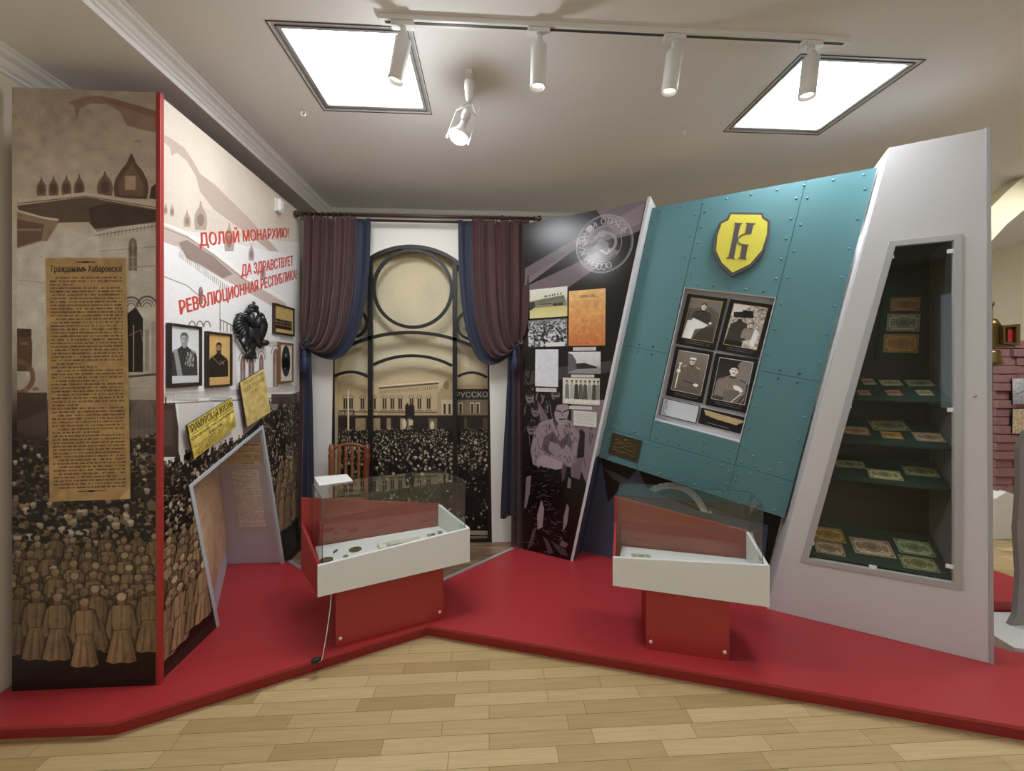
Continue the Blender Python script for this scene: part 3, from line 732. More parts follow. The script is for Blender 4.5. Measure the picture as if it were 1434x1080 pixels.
# crowd base
c2.mode = 'ab'; R2 = random.Random(5)
top = lambda a: .98 + .12 * a
c2.poly([(0, .07), (E2, .07), (E2, 1.22), (.9, 1.18), (.6, 1.06), (.3, 1.02), (0, 1.0)], (30, 25, 23))
crowd(c2, 1100, 0, .95, .58, 1.08, R2, .017, .008, .45); crowd(c2, 900, .8, E2, .45, 1.22, R2, .016, .007, .45)
for b, h, tn in [(.50, .25, 1.0), (.44, .27, 1.05), (.38, .285, 1.0), (.31, .30, 1.08), (.24, .32, 1.0), (.17, .33, 1.05)]:
    for (s0, s1) in ((.0, .50), (1.06, E2)):
        a = s0 + R2.uniform(-.02, .03)
        while a < s1:
            soldier(c2, a, b + R2.uniform(-.02, .02) + (.12 if s0 > 1 else 0), h, tn * R2.uniform(.85, 1.08), R2); a += h * R2.uniform(.24, .34)
c2.rect(0, .07, E2, .13, (58, 44, 36), .8)
for (a, b, h, tn) in ((.06, .11, .33, 1.0), (.14, .12, .35, 1.1), (.22, .15, .33, .95), (.29, .14, .36, 1.15), (.42, .18, .34, 1.05)): soldier(c2, a, b, h, tn, R2)
c2.mode = 'px'; c2.blur(1); c2.noise(.012, 5)
RED = (196, 66, 50)
c2.text('ДОЛОЙ МОНАРХИЮ!', [(278, 321), (404.4, 315), (404.4, 335), (281, 349)], RED, .95, None, .075)
c2.text('ДА ЗДРАВСТВУЕТ', [(338.6, 371), (410.6, 358), (410.6, 374), (338.6, 391)], RED, .95, None, .075)
c2.text('РЕВОЛЮЦИОННАЯ РЕСПУБЛИКА!', [(251, 421), (415.7, 377), (415.7, 393), (254, 445)], RED, .95, None, .075)
# board with the opening cut out
mb = MB()
out = [(.02, .07), (OP[1][0], .07), (OP[0][0], OP[0][1]), (OP[3][0], OP[3][1]), (OP[2][0], .07), (E2, .07), (E2, H2), (.02, H2 + .015)]
mb.prism(F2, out, -.018, 0)
mural2 = mb.build('photo_mural', [c2.material('slogan_mural_print', .42), m_redboard], uv=c2.uvp)
tag(mural2, 'long sepia crowd mural with red slogans and a cut-out niche on the left side', 'mural')

# niche behind the opening
def V2(p): return F2.w(p[0], p[1], 0)
cb = Vector((-2.05 * CS + 2.88 * SN, 2.05 * SN + 2.88 * CS, .0702)); cbx = cb.x
r = thing('wall_niche', (-1.6, 2.6, .07), 'pale grey angular niche sunk into the slogan mural, papers inside', 'niche')
TLp, BLp, BRp, APp = [F2.w(p[0], p[1], -.0185) for p in OP]
CBt = Vector((cb.x, cb.y, .0702))
CT = None
def slab(name, pts, th, m, parent):
    pts = [Vector(p) for p in pts]; n = (pts[1] - pts[0]).cross(pts[2] - pts[0]).normalized()
    mb = MB(); mb.hexa(pts + [p - n * th for p in pts]); return mb.build(name, m, parent, recalc=True)
BRb = Vector((BRp.x, BRp.y, .0702))
_n = (BRb - CBt).cross(APp - CBt).normalized(); _d = ray(302, 640); _k = (CBt - Vector((0, 0, CH))).dot(_n) / _d.dot(_n); CT = Vector((0, 0, CH)) + _d * _k
CT = CBt + (CT - CBt) * 1.08
slab('side_panel', [BLp, CBt, CT, TLp], .01, m_nichegrey, r)
slab('back_panel', [CBt, BRb, APp, CT + Vector((0, 0, .0))], .01, m_nichegrey, r)
slab('roof_panel', [TLp, CT, APp + Vector((-.001, 0, 0)), (TLp + APp) / 2], .008, m_nichegrey, r)
fw = .022
def inset(poly, d):
    n = len(poly); o = []
    for i in range(n):
        p0, p1, p2 = Vector(poly[i - 1]), Vector(poly[i]), Vector(poly[(i + 1) % n])
        d1 = (p1 - p0).normalized(); d2 = (p2 - p1).normalized(); n1 = Vector((-d1.y, d1.x)); n2 = Vector((-d2.y, d2.x))
        b_ = (n1 + n2); b_ /= max(.2, b_.length_squared / 2); o.append(tuple(p1 + b_ * d))
    return o
ccw = [OP[0], OP[1], OP[2], OP[3]]
rim_in = inset(ccw, .020)
mb = MB(); o4 = [ccw[1], ccw[0], ccw[3], ccw[2]]; i4 = [rim_in[1], rim_in[0], rim_in[3], rim_in[2]]
i4[0] = (ccw[1][0] + .022, .0702); i4[3] = (ccw[2][0] - .022, .0702)
mb.prism(F2, o4[:1] + o4[1:] + i4[::-1], -.016, .004)
mb.build('front_rim', mat('niche_rim', (190, 198, 208), .4), r, bevel=.001)
# papers in the niche
def fquad(BLw, BRw, TLw):
    A = (Vector(BRw) - Vector(BLw)); B = (Vector(TLw) - Vector(BLw)); A.normalize(); B = (B - A * B.dot(A)).normalized()
    return Fr(BLw, A, B)
fs = fquad(BLp, CBt, TLp); fb = fquad(CBt, BRb, CT)
def p_kraft(cv):
    cv.A[:] = hexc((206, 170, 136)); cv.noise(.06, 60); cv.noise(.03, 6)
    cv.rect(0, 0, 1, .33, (214, 184, 150), .6); cv.lines(.08, .03, .94, .30, 16, (96, 66, 46), .6, .5, 8); cv.ell(.45, .36, .008, .006, (60, 40, 30)); cv.blur(1)
def p_leaf(cv):
    cv.A[:] = hexc((214, 196, 160)); cv.noise(.05, 30); cv.text('волная Бнюрократъ.', [(.35, .08), (.95, .08), (.95, .2), (.35, .2)], (60, 46, 34), .85, None, .02)
    cv.lines(.06, .26, .94, .82, 8, (70, 54, 40), .75, .5, 9); cv.lines(.5, .86, .8, .95, 1, (60, 46, 36), .8, .6, 3)
def p_news(cv):
    cv.A[:] = hexc((222, 214, 206)); cv.noise(.04, 20); cv.text('Хроника.', [(.12, .015), (.85, .015), (.85, .04), (.12, .04)], (50, 44, 40), .8, None, .02)
    cv.lines(.06, .06, .94, .97, 44, (70, 62, 58), .7, .5, 10); 
def quad_board(name, pts, th, ppm, paint, side, label, cat, group=None):
    """free quadrilateral board from world points TL, TR, BR, BL"""
    TL, TR, BR, BL = [Vector(p) for p in pts]; fr = fquad(BL, BR, TL)
    P = [fr.ab(p) for p in (BL, BR, TR, TL)]; a0, a1 = min(p[0] for p in P), max(p[0] for p in P); b0, b1 = min(p[1] for p in P), max(p[1] for p in P)
    cv = Cv(fr, a0, a1, b0, b1, ppm); cv.mode = 'uv'; paint(cv)
    mb = MB(); mb.prism(fr, P, 0, th)
    return tag(mb.build(name, [cv.material(name + '_print'), side], uv=cv.uvp), label, cat, group)
def hitw(fr, px, py, c): a, b = fr.hit(px, py, c); return fr.w(a, b, c)
def interp(q, u, v): return (q[0] * (1 - u) + q[1] * u) * (1 - v) + (q[3] * (1 - u) + q[2] * u) * v
sq = [TLp, CT, CBt, BLp]; ns = fs.N
ns = (CBt - BLp).cross(CT - BLp).normalized()
_K = [interp(sq, .04, .035), interp(sq, .97, .03), interp(sq, 1.10, .82), interp(sq, .04, .80)]; _K = [p + ns * .012 for p in _K]
cvk = Cv(fs, 0, 1, 0, 1, 600); cvk.mode = 'uv'; p_kraft(cvk)
mbk = MB(); _V = _K + [p - ns * .003 for p in _K]; mbk.add(_V, [[3, 2, 1, 0]], 0); mbk.add(_V, [[4, 5, 6, 7], [0, 1, 5, 4], [1, 2, 6, 5], [2, 3, 7, 6], [3, 0, 4, 7]], 1)
ok = mbk.build('kraft_paper_sheet', [cvk.material('kraft_print'), m_paperback]); ul = ok.data.uv_layers.new(name='UVMap')
for lp in ok.data.loops: ul.data[lp.index].uv = [(0, 1), (1, 1), (1, 0), (0, 0)][lp.vertex_index % 4]
tag(ok, 'large tan brown paper sheet on the side wall of the grey niche', 'paper sheet')
nb = fb
quad_board('leaflet', [hitw(nb, 304, 622, .004), hitw(nb, 366, 618, .004), hitw(nb, 367, 652, .004), hitw(nb, 304, 652, .004)], .003, 1500, p_leaf, m_paperback, 'cream leaflet with a bold heading high inside the grey niche', 'leaflet')
quad_board('newspaper_clipping', [hitw(nb, 325, 660, .004), hitw(nb, 362, 658, .004), hitw(nb, 373, 737, .004), hitw(nb, 337, 738, .004)], .004, 1800, p_news, m_paperback, 'white newspaper column clipping on the back wall of the grey niche', 'clipping')

# ------------------------------------------------------------------ portraits painted as pictures
def bust(cv, cx, cy, s, coat, skin, hair, beard=None, hat=None, epaul=None, medals=0, moust=True, turn=0.0, bald=False, sash=None, seed=1):
    """head-and-shoulders in uv; s = head height, aspect corrected by the sheet size"""
    r = random.Random(seed); k = cv.h / cv.w
    X = lambda x, y: (cx + x * s * k, cy + y * s)
    dk = tuple(v * .6 for v in coat); lt = tuple(min(255, v * 1.5 + 14) for v in coat)
    cv.poly([X(-.22, .42), X(-.5, .62), X(-1.05, .80), X(-1.25, 1.2), X(-1.3, 2.6), X(1.3, 2.6), X(1.25, 1.2), X(1.05, .80), X(.5, .62), X(.22, .42)], coat, 1)
    cv.poly([X(-.25, .45), X(.25, .45), X(.30, .66), X(0, .76), X(-.30, .66)], dk)
    for i in range(10):
        x = r.uniform(-1.1, 1.1); y = r.uniform(.9, 1.9); cv.line([X(x, y), X(x + r.uniform(-.2, .2), y + .5)], .05 * s, lt if r.random() < .5 else dk, .35)
    cv.poly([X(-.2, .15), X(.2, .15), X(.22, .52), X(-.22, .52)], tuple(v * .8 for v in skin))
    cv.ell(*X(0, 0), .33 * s * k, .46 * s, skin)
    cv.ell(*X(.17, .02), .16 * s * k, .40 * s, tuple(v * .72 for v in skin), .55)
    for q in (-1, 1):
        cv.ell(*X(q * .34, .02), .05 * s * k, .10 * s, tuple(v * .85 for v in skin))
        cv.ell(*X(q * .13 + turn, -.05), .055 * s * k, .03 * s, (40, 34, 30), .85); cv.line([X(q * .06 + turn, -.13), X(q * .21 + turn, -.12)], .035 * s, hair, .8)
    cv.line([X(turn, -.05), X(turn + .03, .12)], .04 * s, tuple(v * .7 for v in skin), .8)
    if moust: cv.poly([X(-.20 + turn, .24), X(0 + turn, .16), X(.20 + turn, .24), X(0 + turn, .25)], beard or hair, .95)
    if beard:
        cv.poly([X(-.32, .05), X(-.22, .22), X(.22, .22), X(.32, .05), X(.28, .42), X(.10, .62), X(-.10, .62), X(-.28, .42)], beard, .9)
        cv.line([X(-.1, .27), X(.1, .27)], .03 * s, tuple(v * .7 for v in skin), .9)
    else: cv.line([X(-.09 + turn, .29), X(.09 + turn, .29)], .025 * s, (90, 60, 54), .8)
    if hat: 
        cv.poly([X(-.36, -.20), X(-.46, -.46), X(-.20, -.62), X(.30, -.62), X(.50, -.44), X(.36, -.20)], hat); cv.poly([X(-.36, -.28), X(.36, -.28), X(.30, -.16), X(-.30, -.16)], (40, 36, 34))
    else:
        if bald: cv.poly([X(-.34, -.02), X(-.36, -.25), X(-.24, -.42), X(-.27, -.15)], hair, .9); cv.poly([X(.34, -.02), X(.36, -.25), X(.24, -.42), X(.27, -.15)], hair, .9); cv.ell(*X(0, -.43), .22 * s * k, .06 * s, hair, .5)
        else: cv.poly([X(-.35, 0), X(-.38, -.26), X(-.22, -.50), X(.05, -.54), X(.28, -.46), X(.38, -.24), X(.35, 0), X(.28, -.22), X(.05, -.33), X(-.24, -.26)], hair)
    if epaul:
        for q in (-1, 1): cv.poly([X(q * .62, .66), X(q * 1.12, .84), X(q * 1.2, 1.0), X(q * .66, .80)], epaul)
    if sash: cv.poly([X(-1.0, .82), X(-.66, .70), X(-.15, 2.6), X(-.65, 2.6)], sash, .9)
    for i in range(medals):
        x = r.uniform(.05, .95); y = 1.0 + r.uniform(0, .9); cv.ell(*X(x, y), .055 * s * k, .055 * s, (204, 200, 194), .95, None, 0, 8); cv.ell(*X(x, y), .028 * s * k, .028 * s, (70, 66, 62), .9, None, 0, 6); cv.rect(*X(x - .04, y - .18), *X(x + .04, y - .08), (170, 166, 160), .8)

def framed(px, px_fr, label, frame_m, paint, fwid=.012, dep=.02, fr=F2, off=.001, group='framed portraits on the slogan mural'):
    """picture frame with corners TL,TR,BR,BL seen at those places, centre line on the wall"""
    Q = [fr.hit(x, y, off + dep) for x, y in px]
    a0 = (Q[0][0] + Q[3][0]) / 2; a1 = (Q[1][0] + Q[2][0]) / 2; b1 = (Q[0][1] + Q[1][1]) / 2; b0 = (Q[2][1] + Q[3][1]) / 2
    r = thing('framed_picture', fr.w((a0 + a1) / 2, b0, off), label, 'framed picture', group)
    mb = MB(); mb.prism(fr, [(a0, b0), (a1, b0), (a1, b1), (a0, b1)], off, off + dep, holes=[[(a0 + fwid, b0 + fwid), (a1 - fwid, b0 + fwid), (a1 - fwid, b1 - fwid), (a0 + fwid, b1 - fwid)]], mf=0, ms=0)
    mb.build('frame', frame_m, r, bevel=.002)
    i0, i1, j0, j1 = a0 + fwid - .001, a1 - fwid + .001, b0 + fwid - .001, b1 - fwid + .001
    cv = Cv(fr, i0, i1, j0, j1, 1600); cv.mode = 'uv'; paint(cv); cv.noise(.03, 2); cv.blur(1)
    mb = MB(); mb.box(fr, i0, i1, j0, j1, off + .002, off + dep * .55, mf=0, ms=1)
    mb.build('picture', [cv.material('portrait_print', .3), m_paperback], r, uv=cv.uvp)
    return r
def p_general(cv):
    vgrad(cv, 0, [(0, (206, 210, 214)), (.5, (222, 224, 226)), (1, (200, 202, 206))])
    bust(cv, .47, .22, .24, (58, 58, 60), (178, 172, 168), (92, 90, 90), beard=(150, 148, 148), epaul=(170, 170, 168), medals=34, bald=False, sash=(158, 158, 160), seed=3)
    cv.rect(.0, .97, 1, 1, (40, 40, 42))
def p_officer(cv):
    cv.A[:] = hexc((206, 170, 110)); cv.noise(.03, 30)
    bust(cv, .48, .27, .22, (30, 27, 24), (172, 138, 92), (34, 26, 20), beard=(38, 30, 24), epaul=(150, 120, 78), medals=3, seed=4)
    cv.rect(0, .86, 1, 1, (204, 166, 108)); cv.line([(.2, .45), (.52, .6), (.8, .5)], .012, (196, 166, 116), .8)
def p_group(cv):
    cv.A[:] = hexc((190, 162, 100)); cv.noise(.05, 12); r = random.Random(2)
    cv.ring(.5, .42, .18, .22, .02, (150, 122, 76), .8, None, PI, 2 * PI)
    for row in range(3):
        for i in range(9):
            x = .12 + i * .095 + r.uniform(-.01, .01); y = .48 + row * .11; cv.ell(x, y + .08, .055, .09, (34, 28, 24)); cv.ell(x, y, .022, .032, (160, 132, 92))
def p_oval(cv):
    cv.A[:] = hexc((216, 208, 196)); cv.ell(.5, .46, .36, .42, (120, 112, 106)); cv.ell(.5, .46, .345, .405, (52, 50, 52))
    bust(cv, .5, .30, .15, (16, 16, 18), (168, 156, 148), (30, 26, 26), beard=(40, 36, 36), seed=6); cv.ell(.40, .66, .04, .02, (150, 140, 132))
    for t in range(40):
        th = 2 * PI * t / 40
        cv.ell(.5 + .44 * math.cos(th), .46 + .50 * math.sin(th), .095, .09, (216, 208, 196), 1, None, 0, 10)
    cv.ring(.5, .46, .36, .42, .012, (90, 80, 74), 1)
framed([(239, 451), (284, 459), (283, 542), (238, 542)], None, 'framed black and white portrait of an old officer with sash and many medals', m_frame, p_general)
framed([(293, 462), (327, 470), (325, 542), (290, 542)], None, 'framed sepia portrait of a dark-bearded officer, second from the red strip', m_frame, p_officer)
framed([(385, 422), (413, 434), (413, 471), (385, 467)], None, 'small framed group photograph at the top right of the eagle relief', m_frame, p_group, .012)
framed([(393, 478), (412, 482), (411, 536), (392, 536)], None, 'small framed oval portrait beside the left maroon curtain', m_goldframe, p_oval, .012)
def p_label(cv):
    cv.A[:] = hexc((206, 204, 200)); cv.lines(.06, .2, .94, .85, 2, (90, 90, 90), .6, .5, 3, 0)
for q, lab in (([(244, 553), (279, 554), (279, 560), (244, 560)], 'small caption card under the medalled officer portrait'), ([(294, 554), (320, 555), (320, 561), (294, 561)], 'small caption card under the dark-bearded officer portrait'),
               ([(392, 471), (412, 474), (412, 478), (392, 476)], 'small caption card under the framed group photograph'), ([(393, 537.5), (411, 538.5), (411, 544), (393, 543)], 'small caption card under the oval portrait')):
    sheet('caption_card', F2, q, .0008, .003, 1200, p_label, m_label, lab, 'caption card', 'caption cards on the slogan mural')
# tilted newspaper boards
def p_amur(cv):
    n = cv.A; vgrad(cv, 0, [(0, (214, 190, 84)), (.5, (226, 206, 112)), (1, (196, 170, 76))]); cv.noise(.10, 30)
    cv.text('ПРIАМУРСКАЯ ЖИЗНЬ', [(.02, .04), (.98, .04), (.98, .28), (.02, .28)], (34, 28, 12), .95, None, .03); cv.line([(.02, .33), (.98, .33)], .02, (40, 34, 16))
    cv.text('Строительство свободной', [(.04, .38), (.96, .38), (.96, .50), (.04, .50)], (38, 32, 16), .95, None, .03)
    cv.text('Россiи.', [(.38, .53), (.68, .53), (.68, .64), (.38, .64)], (38, 32, 16), .95, None, .03); cv.lines(.06, .68, .96, .98, 5, (50, 42, 20), .9, .6, 4)
def p_gov(cv):
    cv.A[:] = hexc((214, 190, 120)); cv.noise(.07, 40)
    cv.text('ГОСУДАРСТВЕННАЯ', [(.10, .07), (.92, .05), (.92, .12), (.10, .14)], (120, 96, 44), .85, None, .02); cv.text('НАШЕ ГУБЕРНИЯ', [(.10, .18), (.92, .16), (.92, .26), (.10, .28)], (120, 96, 44), .85, None, .02)
    cv.text('И ОБЛ.', [(.36, .31), (.66, .30), (.66, .38), (.36, .39)], (120, 96, 44), .85, None, .02); cv.lines(.1, .42, .92, .95, 26, (170, 142, 80), .5, .4, 5)
m_dk = mat('dark_board_edge', (58, 48, 40), .6)
def board3(px, th, off, ppm, paint, label):
    """board standing off the mural on a thick core"""
    Q = [F2.hit(x, y, off + th) for x, y in px]; P = [Q[3], Q[2], Q[1], Q[0]]
    A2 = (Vector(Q[1]) - Vector(Q[0]) + Vector(Q[2]) - Vector(Q[3])).normalized(); an = math.atan2(A2.y, A2.x)
    f = Fr(F2.w(Q[3][0], Q[3][1], 0), F2.A * math.cos(an) + F2.B * math.sin(an), F2.B * math.cos(an) - F2.A * math.sin(an))
    R = [f.ab(F2.w(p[0], p[1])) for p in P]; a0, a1 = min(p[0] for p in R), max(p[0] for p in R); b0, b1 = min(p[1] for p in R), max(p[1] for p in R)
    cv = Cv(f, a0, a1, b0, b1, ppm); cv.mode = 'uv'; paint(cv)
    mb = MB(); mb.prism(f, R, off + th - .008, off + th); 
    c = ((R[0][0] + R[2][0]) / 2, (R[0][1] + R[2][1]) / 2); S = [(c[0] + (p[0] - c[0]) * .8, c[1] + (p[1] - c[1]) * .8) for p in R]
    mb.prism(f, S, .0006, off + th - .008, mf=1)
    tag(mb.build('newspaper_board', [cv.material('newspaper_print'), m_dk], uv=cv.uvp), label, 'newspaper board', 'tilted newspaper boards')
board3([(262, 596), (325, 557), (331, 598), (272, 643)], .03, .0, 1500, p_amur, 'yellow tilted newspaper board with bold headline above the left corner of the niche')
board3([(336, 536), (370, 516), (379, 577), (346, 598)], .03, .0, 1500, p_gov, 'pale yellow tilted text board above the peak of the niche')

# double-headed eagle relief
def eagle():
    cx, cb = [], []
    P = lambda x, y: F2.hit(x, y, .03)
    a0, b1 = P(332, 417); a1, b0 = P(376, 505); w = a1 - a0; h = b1 - b0
    r = thing('eagle_relief', F2.w((a0 + a1) / 2, b0, .001), 'black cast double-headed eagle relief with crown mounted on the slogan mural', 'wall relief')
    X = lambda u, v, c=0: F2.w(a0 + w * u, b1 - h * v, c)
    def blob(mb, u, v, ru, rv, c=.022, d=.02): 
        k = len(mb.v); mb.ball((0, 0, 0), 1, nu=12, nv=8)
        for i in range(k, len(mb.v)):
            q = mb.v[i]; mb.v[i] = X(u + q.x * ru, v + q.z * rv, c + q.y * d)
    mb = MB(); blob(mb, .5, .52, .17, .21, .026, .026); blob(mb, .52, .72, .10, .12, .02, .018); blob(mb, .5, .90, .17, .09, .014, .013)
    for i in range(5): 
        u = .34 + i * .08; mb.tube([X(.5, .76, .02), X(u, .97, .012)], [.012, .007], 7)
    mb.build('body', m_iron, r)
    for s_ in (-1, 1):
        mb = MB()
        mb.tube([X(.5 + s_ * .06, .42, .03), X(.5 + s_ * .12, .30, .036), X(.5 + s_ * .15, .22, .036)], [.03, .02, .016], 10); blob(mb, .5 + s_ * .19, .19, .075, .04, .036, .014)
        mb.tube([X(.5 + s_ * .24, .185, .036), X(.5 + s_ * .31, .20, .036), X(.5 + s_ * .33, .225, .034)], [.009, .006, .002], 7); mb.build('head', m_iron, r)
        mb = MB(); mb.tube([X(.5 + s_ * .1, .40, .024), X(.5 + s_ * .26, .28, .026), X(.5 + s_ * .40, .27, .022)], [.022, .02, .012], 9)
        for i in range(8):
            t = i / 7; u0 = .5 + s_ * (.20 + .20 * (1 - abs(t - .3))); v0 = .27 + t * .22
            u1 = .5 + s_ * (.42 + .08 * math.sin(t * PI) - .20 * max(0, t - .55)); v1 = .24 + t * .42
            mb.tube([X(.5 + s_ * (.28 - .1 * t), .30 + t * .14, .022), X((u0 + u1) / 2, (v0 + v1) / 2, .024), X(u1, v1 + .03, .010)], [.014, .014, .006], 7)
        mb.build('wing', m_iron, r)
        mb = MB(); mb.tube([X(.5 + s_ * .1, .66, .02), X(.5 + s_ * .24, .76, .022), X(.5 + s_ * .32, .72, .024)], [.018, .012, .010], 8)
        if s_ > 0: blob(mb, .5 + s_ * .40, .68, .11, .06, .026, .022)
        else: mb.tube([X(.04, .60, .024), X(.32, .86, .02)], .008, 8); blob(mb, .06, .61, .05, .03, .024, .012)
        mb.build('talon', m_iron, r)
    mb = MB(); blob(mb, .5, .09, .15, .055, .028, .022); mb.tube([X(.36, .14, .03), X(.5, .155, .04), X(.64, .14, .03)], .009, 8); mb.tube([X(.5, .06, .03), X(.5, -.01, .03)], .006, 7); mb.tube([X(.46, .015, .03), X(.54, .015, .03)], .005, 7)
    mb.tube([X(.36, .15, .03), X(.33, .26, .026)], .006, 7); mb.tube([X(.64, .15, .03), X(.67, .26, .026)], .006, 7)
    mb.build('crown', m_iron, r)
    mb = MB(); mb.prism(F2, [F2.ab(X(.5 + x, .52 + y)) for x, y in ((-.09, .12), (0, .19), (.09, .12), (.10, -.08), (-.10, -.08))], .044, .052); mb.build('breast_shield', m_iron, r, bevel=.003)
eagle()
# motion sensor
a, b = F2.hit(393, 289, .03)
r = thing('motion_sensor', F2.w(a, b, .0), 'small white motion sensor in the top corner beside the curtain rod', 'motion sensor')
mb = MB(); mb.box(F2, a - .03, a + .03, b - .045, b + .05, .001, .012); mb.build('mounting_plate', m_gun, r, bevel=.004)
mb = MB(); mb.prism(F2, [(a - .028, b - .042), (a + .028, b - .042), (a + .028, b + .045), (a - .028, b + .045)], .012, .042); mb.build('sensor_body', m_gun, r, bevel=.010)
mb = MB(); mb.ball(F2.w(a, b - .012, .040), .02, sc=(.6, 1, 1)); mb.build('lens', mat('sensor_lens', (200, 200, 198), .3), r)

# ================================================================== ARCHED WINDOW
def ccirc(p1, p2, p3):
    (x1, y1), (x2, y2), (x3, y3) = p1, p2, p3
    d = 2 * (x1 * (y2 - y3) + x2 * (y3 - y1) + x3 * (y1 - y2))
    ux = ((x1 * x1 + y1 * y1) * (y2 - y3) + (x2 * x2 + y2 * y2) * (y3 - y1) + (x3 * x3 + y3 * y3) * (y1 - y2)) / d
    uy = ((x1 * x1 + y1 * y1) * (x3 - x2) + (x2 * x2 + y2 * y2) * (x1 - x3) + (x3 * x3 + y3 * y3) * (x2 - x1)) / d
    return ux, uy, math.hypot(x1 - ux, y1 - uy)
h = FB.hit
aL, bB = h(462, 762); aR, _ = h(689, 762); bB = .0605
cx, cy, cr = ccirc(h(510, 364), h(578.5, 342.5), h(645.7, 368)); cx = (aL + aR) / 2; top_ = cy + cr
hw = (aR - aL) / 2
# outer arch: keep the apex, reach the springing of the sides
def arc(cx, cy, r, t0, t1, n): return [(cx + r * math.cos(t0 + (t1 - t0) * i / n), cy + r * math.sin(t0 + (t1 - t0) * i / n)) for i in range(n + 1)]
tA = math.asin(min(1, math.sqrt(max(0, 1 - (hw / cr) ** 2)))) if cr > hw else 0
spr = cy + cr * math.sin(tA)
opening = [(aL, bB), (aR, bB)] + arc(cx, cy, cr, tA, PI - tA, 36)
BL0, BR0, BT = -1.452, .215, 2.675
mb = MB(); o_ = [(BL0, bB), (aL, bB)] + arc(cx, cy, cr, PI - tA, tA, 36) + [(aR, bB), (BR0, bB), (BR0, BT), (BL0, BT)]
mb.prism(FB, o_, -.02, 0, mf=0, ms=0)
wb = thing('arched_window_wall', FB.w(cx, bB, 0), 'white freestanding panel with a tall arched opening between the curtains', 'display panel')
mb.build('white_board', m_whiteboard, wb)
mb = MB(); g = [[FB.w(p[0], p[1], -.0205), FB.w(p[0], p[1], -.125)] for p in [(aL, bB)] + arc(cx, cy, cr, PI - tA, tA, 36) + [(aR, bB)]]
mb.sheet(g, smooth=False); mb.build('reveal', mat('window_reveal', (206, 188, 152), .6), wb, thick=.004)
# printed view behind the lattice
cW = Cv(FB.sub(-.115), aL - .01, aR + .01, bB, top_ + .02, 900, (212, 196, 150)); cW.mode = 'px'
vgrad(cW, 0, [(0, (204, 192, 156)), (.3, (210, 200, 168)), (.48, (218, 206, 176)), (.56, (200, 184, 150)), (1, (200, 184, 150))]); cW.noise(.02, 120)
cW.poly([(462, 600), (462, 530), (520, 520), (600, 520), (640, 508), (690, 530), (690, 600)], (206, 188, 150), .9)
cW.poly([(462, 540), (512, 546), (512, 610), (462, 610)], (186, 166, 128), .6)
cW.poly([(530, 545), (612, 538), (616, 592), (530, 592)], (196, 176, 138)); cW.line([(530, 544), (614, 537)], 2.2, (90, 76, 60)); cW.line([(530, 541), (614, 534)], 1.2, (232, 220, 190))
for i in range(28): cW.line([(532 + i * 3, 547 - i * .25), (532 + i * 3, 552 - i * .25)], 1, (120, 100, 78), .7)
for x in (483, 491, 507, 523, 538, 549, 560, 576, 587, 600): 
    cW.rect(x - 2.6, 558, x + 2.6, 573, (52, 42, 36)); cW.ring(x, 558, 4, 4, 1, (110, 92, 72), .9, None, PI, 2 * PI); cW.line([(x, 558), (x, 573)], .8, (190, 174, 140)); cW.line([(x - 4.5, 575), (x + 4.5, 575)], 1, (90, 74, 60))
cW.line([(462, 577), (640, 578)], 1.5, (96, 80, 64)); 
for i in range(40): cW.line([(530 + i * 2.1, 575), (530 + i * 2.1, 581)], .7, (100, 84, 66), .6)
cW.poly([(612, 552), (624, 532), (640, 530), (640, 600), (612, 600)], (178, 158, 124)); cW.ell(625, 540, 4, 6, (140, 120, 94)); cW.rect(618, 560, 634, 580, (206, 190, 156)); cW.rect(621, 566, 624, 580, (60, 50, 42)); cW.rect(628, 566, 631, 580, (60, 50, 42))
cW.poly([(638, 545), (690, 545), (690, 560), (638, 560)], (44, 38, 34)); cW.text('РУССКО', [(638.5, 549), (683, 548.5), (683, 556.5), (638.5, 557)], (176, 168, 152), 1, None, .02)
cW.rect(638, 560, 690, 584, (122, 106, 86)); 
for x in (645, 661, 669): cW.rect(x - 3, 564, x + 3, 579, (206, 192, 160)); cW.rect(x - 1.8, 566, x + 1.8, 579, (66, 54, 46))
cW.rect(462, 582, 690, 770, (42, 34, 28)); cW.rect(462, 575, 496, 584, (70, 58, 48)); cW.text('КИНЕМА', [(474, 576.5), (494, 576.5), (494, 582), (474, 582)], (200, 186, 156), .9, None, .02)
for x0, x1, c in ((497, 512, (180, 160, 124)), (520, 532, (186, 166, 130)), (541, 547, (170, 150, 118)), (560, 566, (190, 172, 138)), (570, 575, (150, 132, 104)), (600, 612, (130, 114, 92)), (650, 654, (90, 78, 64)), (676, 690, (96, 82, 66))): cW.rect(x0, 586, x1, 612, c, .85)
cW.ell(566, 594, 3, 7, (216, 204, 176)); cW.rect(572, 588, 578, 596, (206, 192, 164)); cW.ell(605, 596, 3, 6, (216, 204, 176)); cW.rect(567, 568, 580, 582, (34, 28, 24)); cW.ell(570, 568, 2, 3, (34, 28, 24)); cW.ell(577, 569, 2, 3, (34, 28, 24))
cW.rect(486, 546, 488.5, 608, (224, 214, 188)); 
cW.poly([(462, 604), (690, 600), (690, 770), (462, 770)], (16, 13, 12), .96)
R3 = random.Random(21)
for i in range(1900):
    y = 600 + abs(R3.gauss(0, 1)) * 26; x = R3.uniform(462, 690); 
    if 628 < x < 645 and y < 620: continue
    s_ = .55 + (y - 600) * .022; c = R3.choice([(224, 210, 184), (190, 174, 146), (150, 134, 112), (26, 22, 20), (40, 34, 30)])
    if y > 645 and R3.random() < min(.8, (y - 640) / 40): continue
    cW.ell(x, y, s_ * 1.05, s_ * 1.3, c, R3.uniform(.6, 1), None, R3.uniform(-.8, .8), 7)
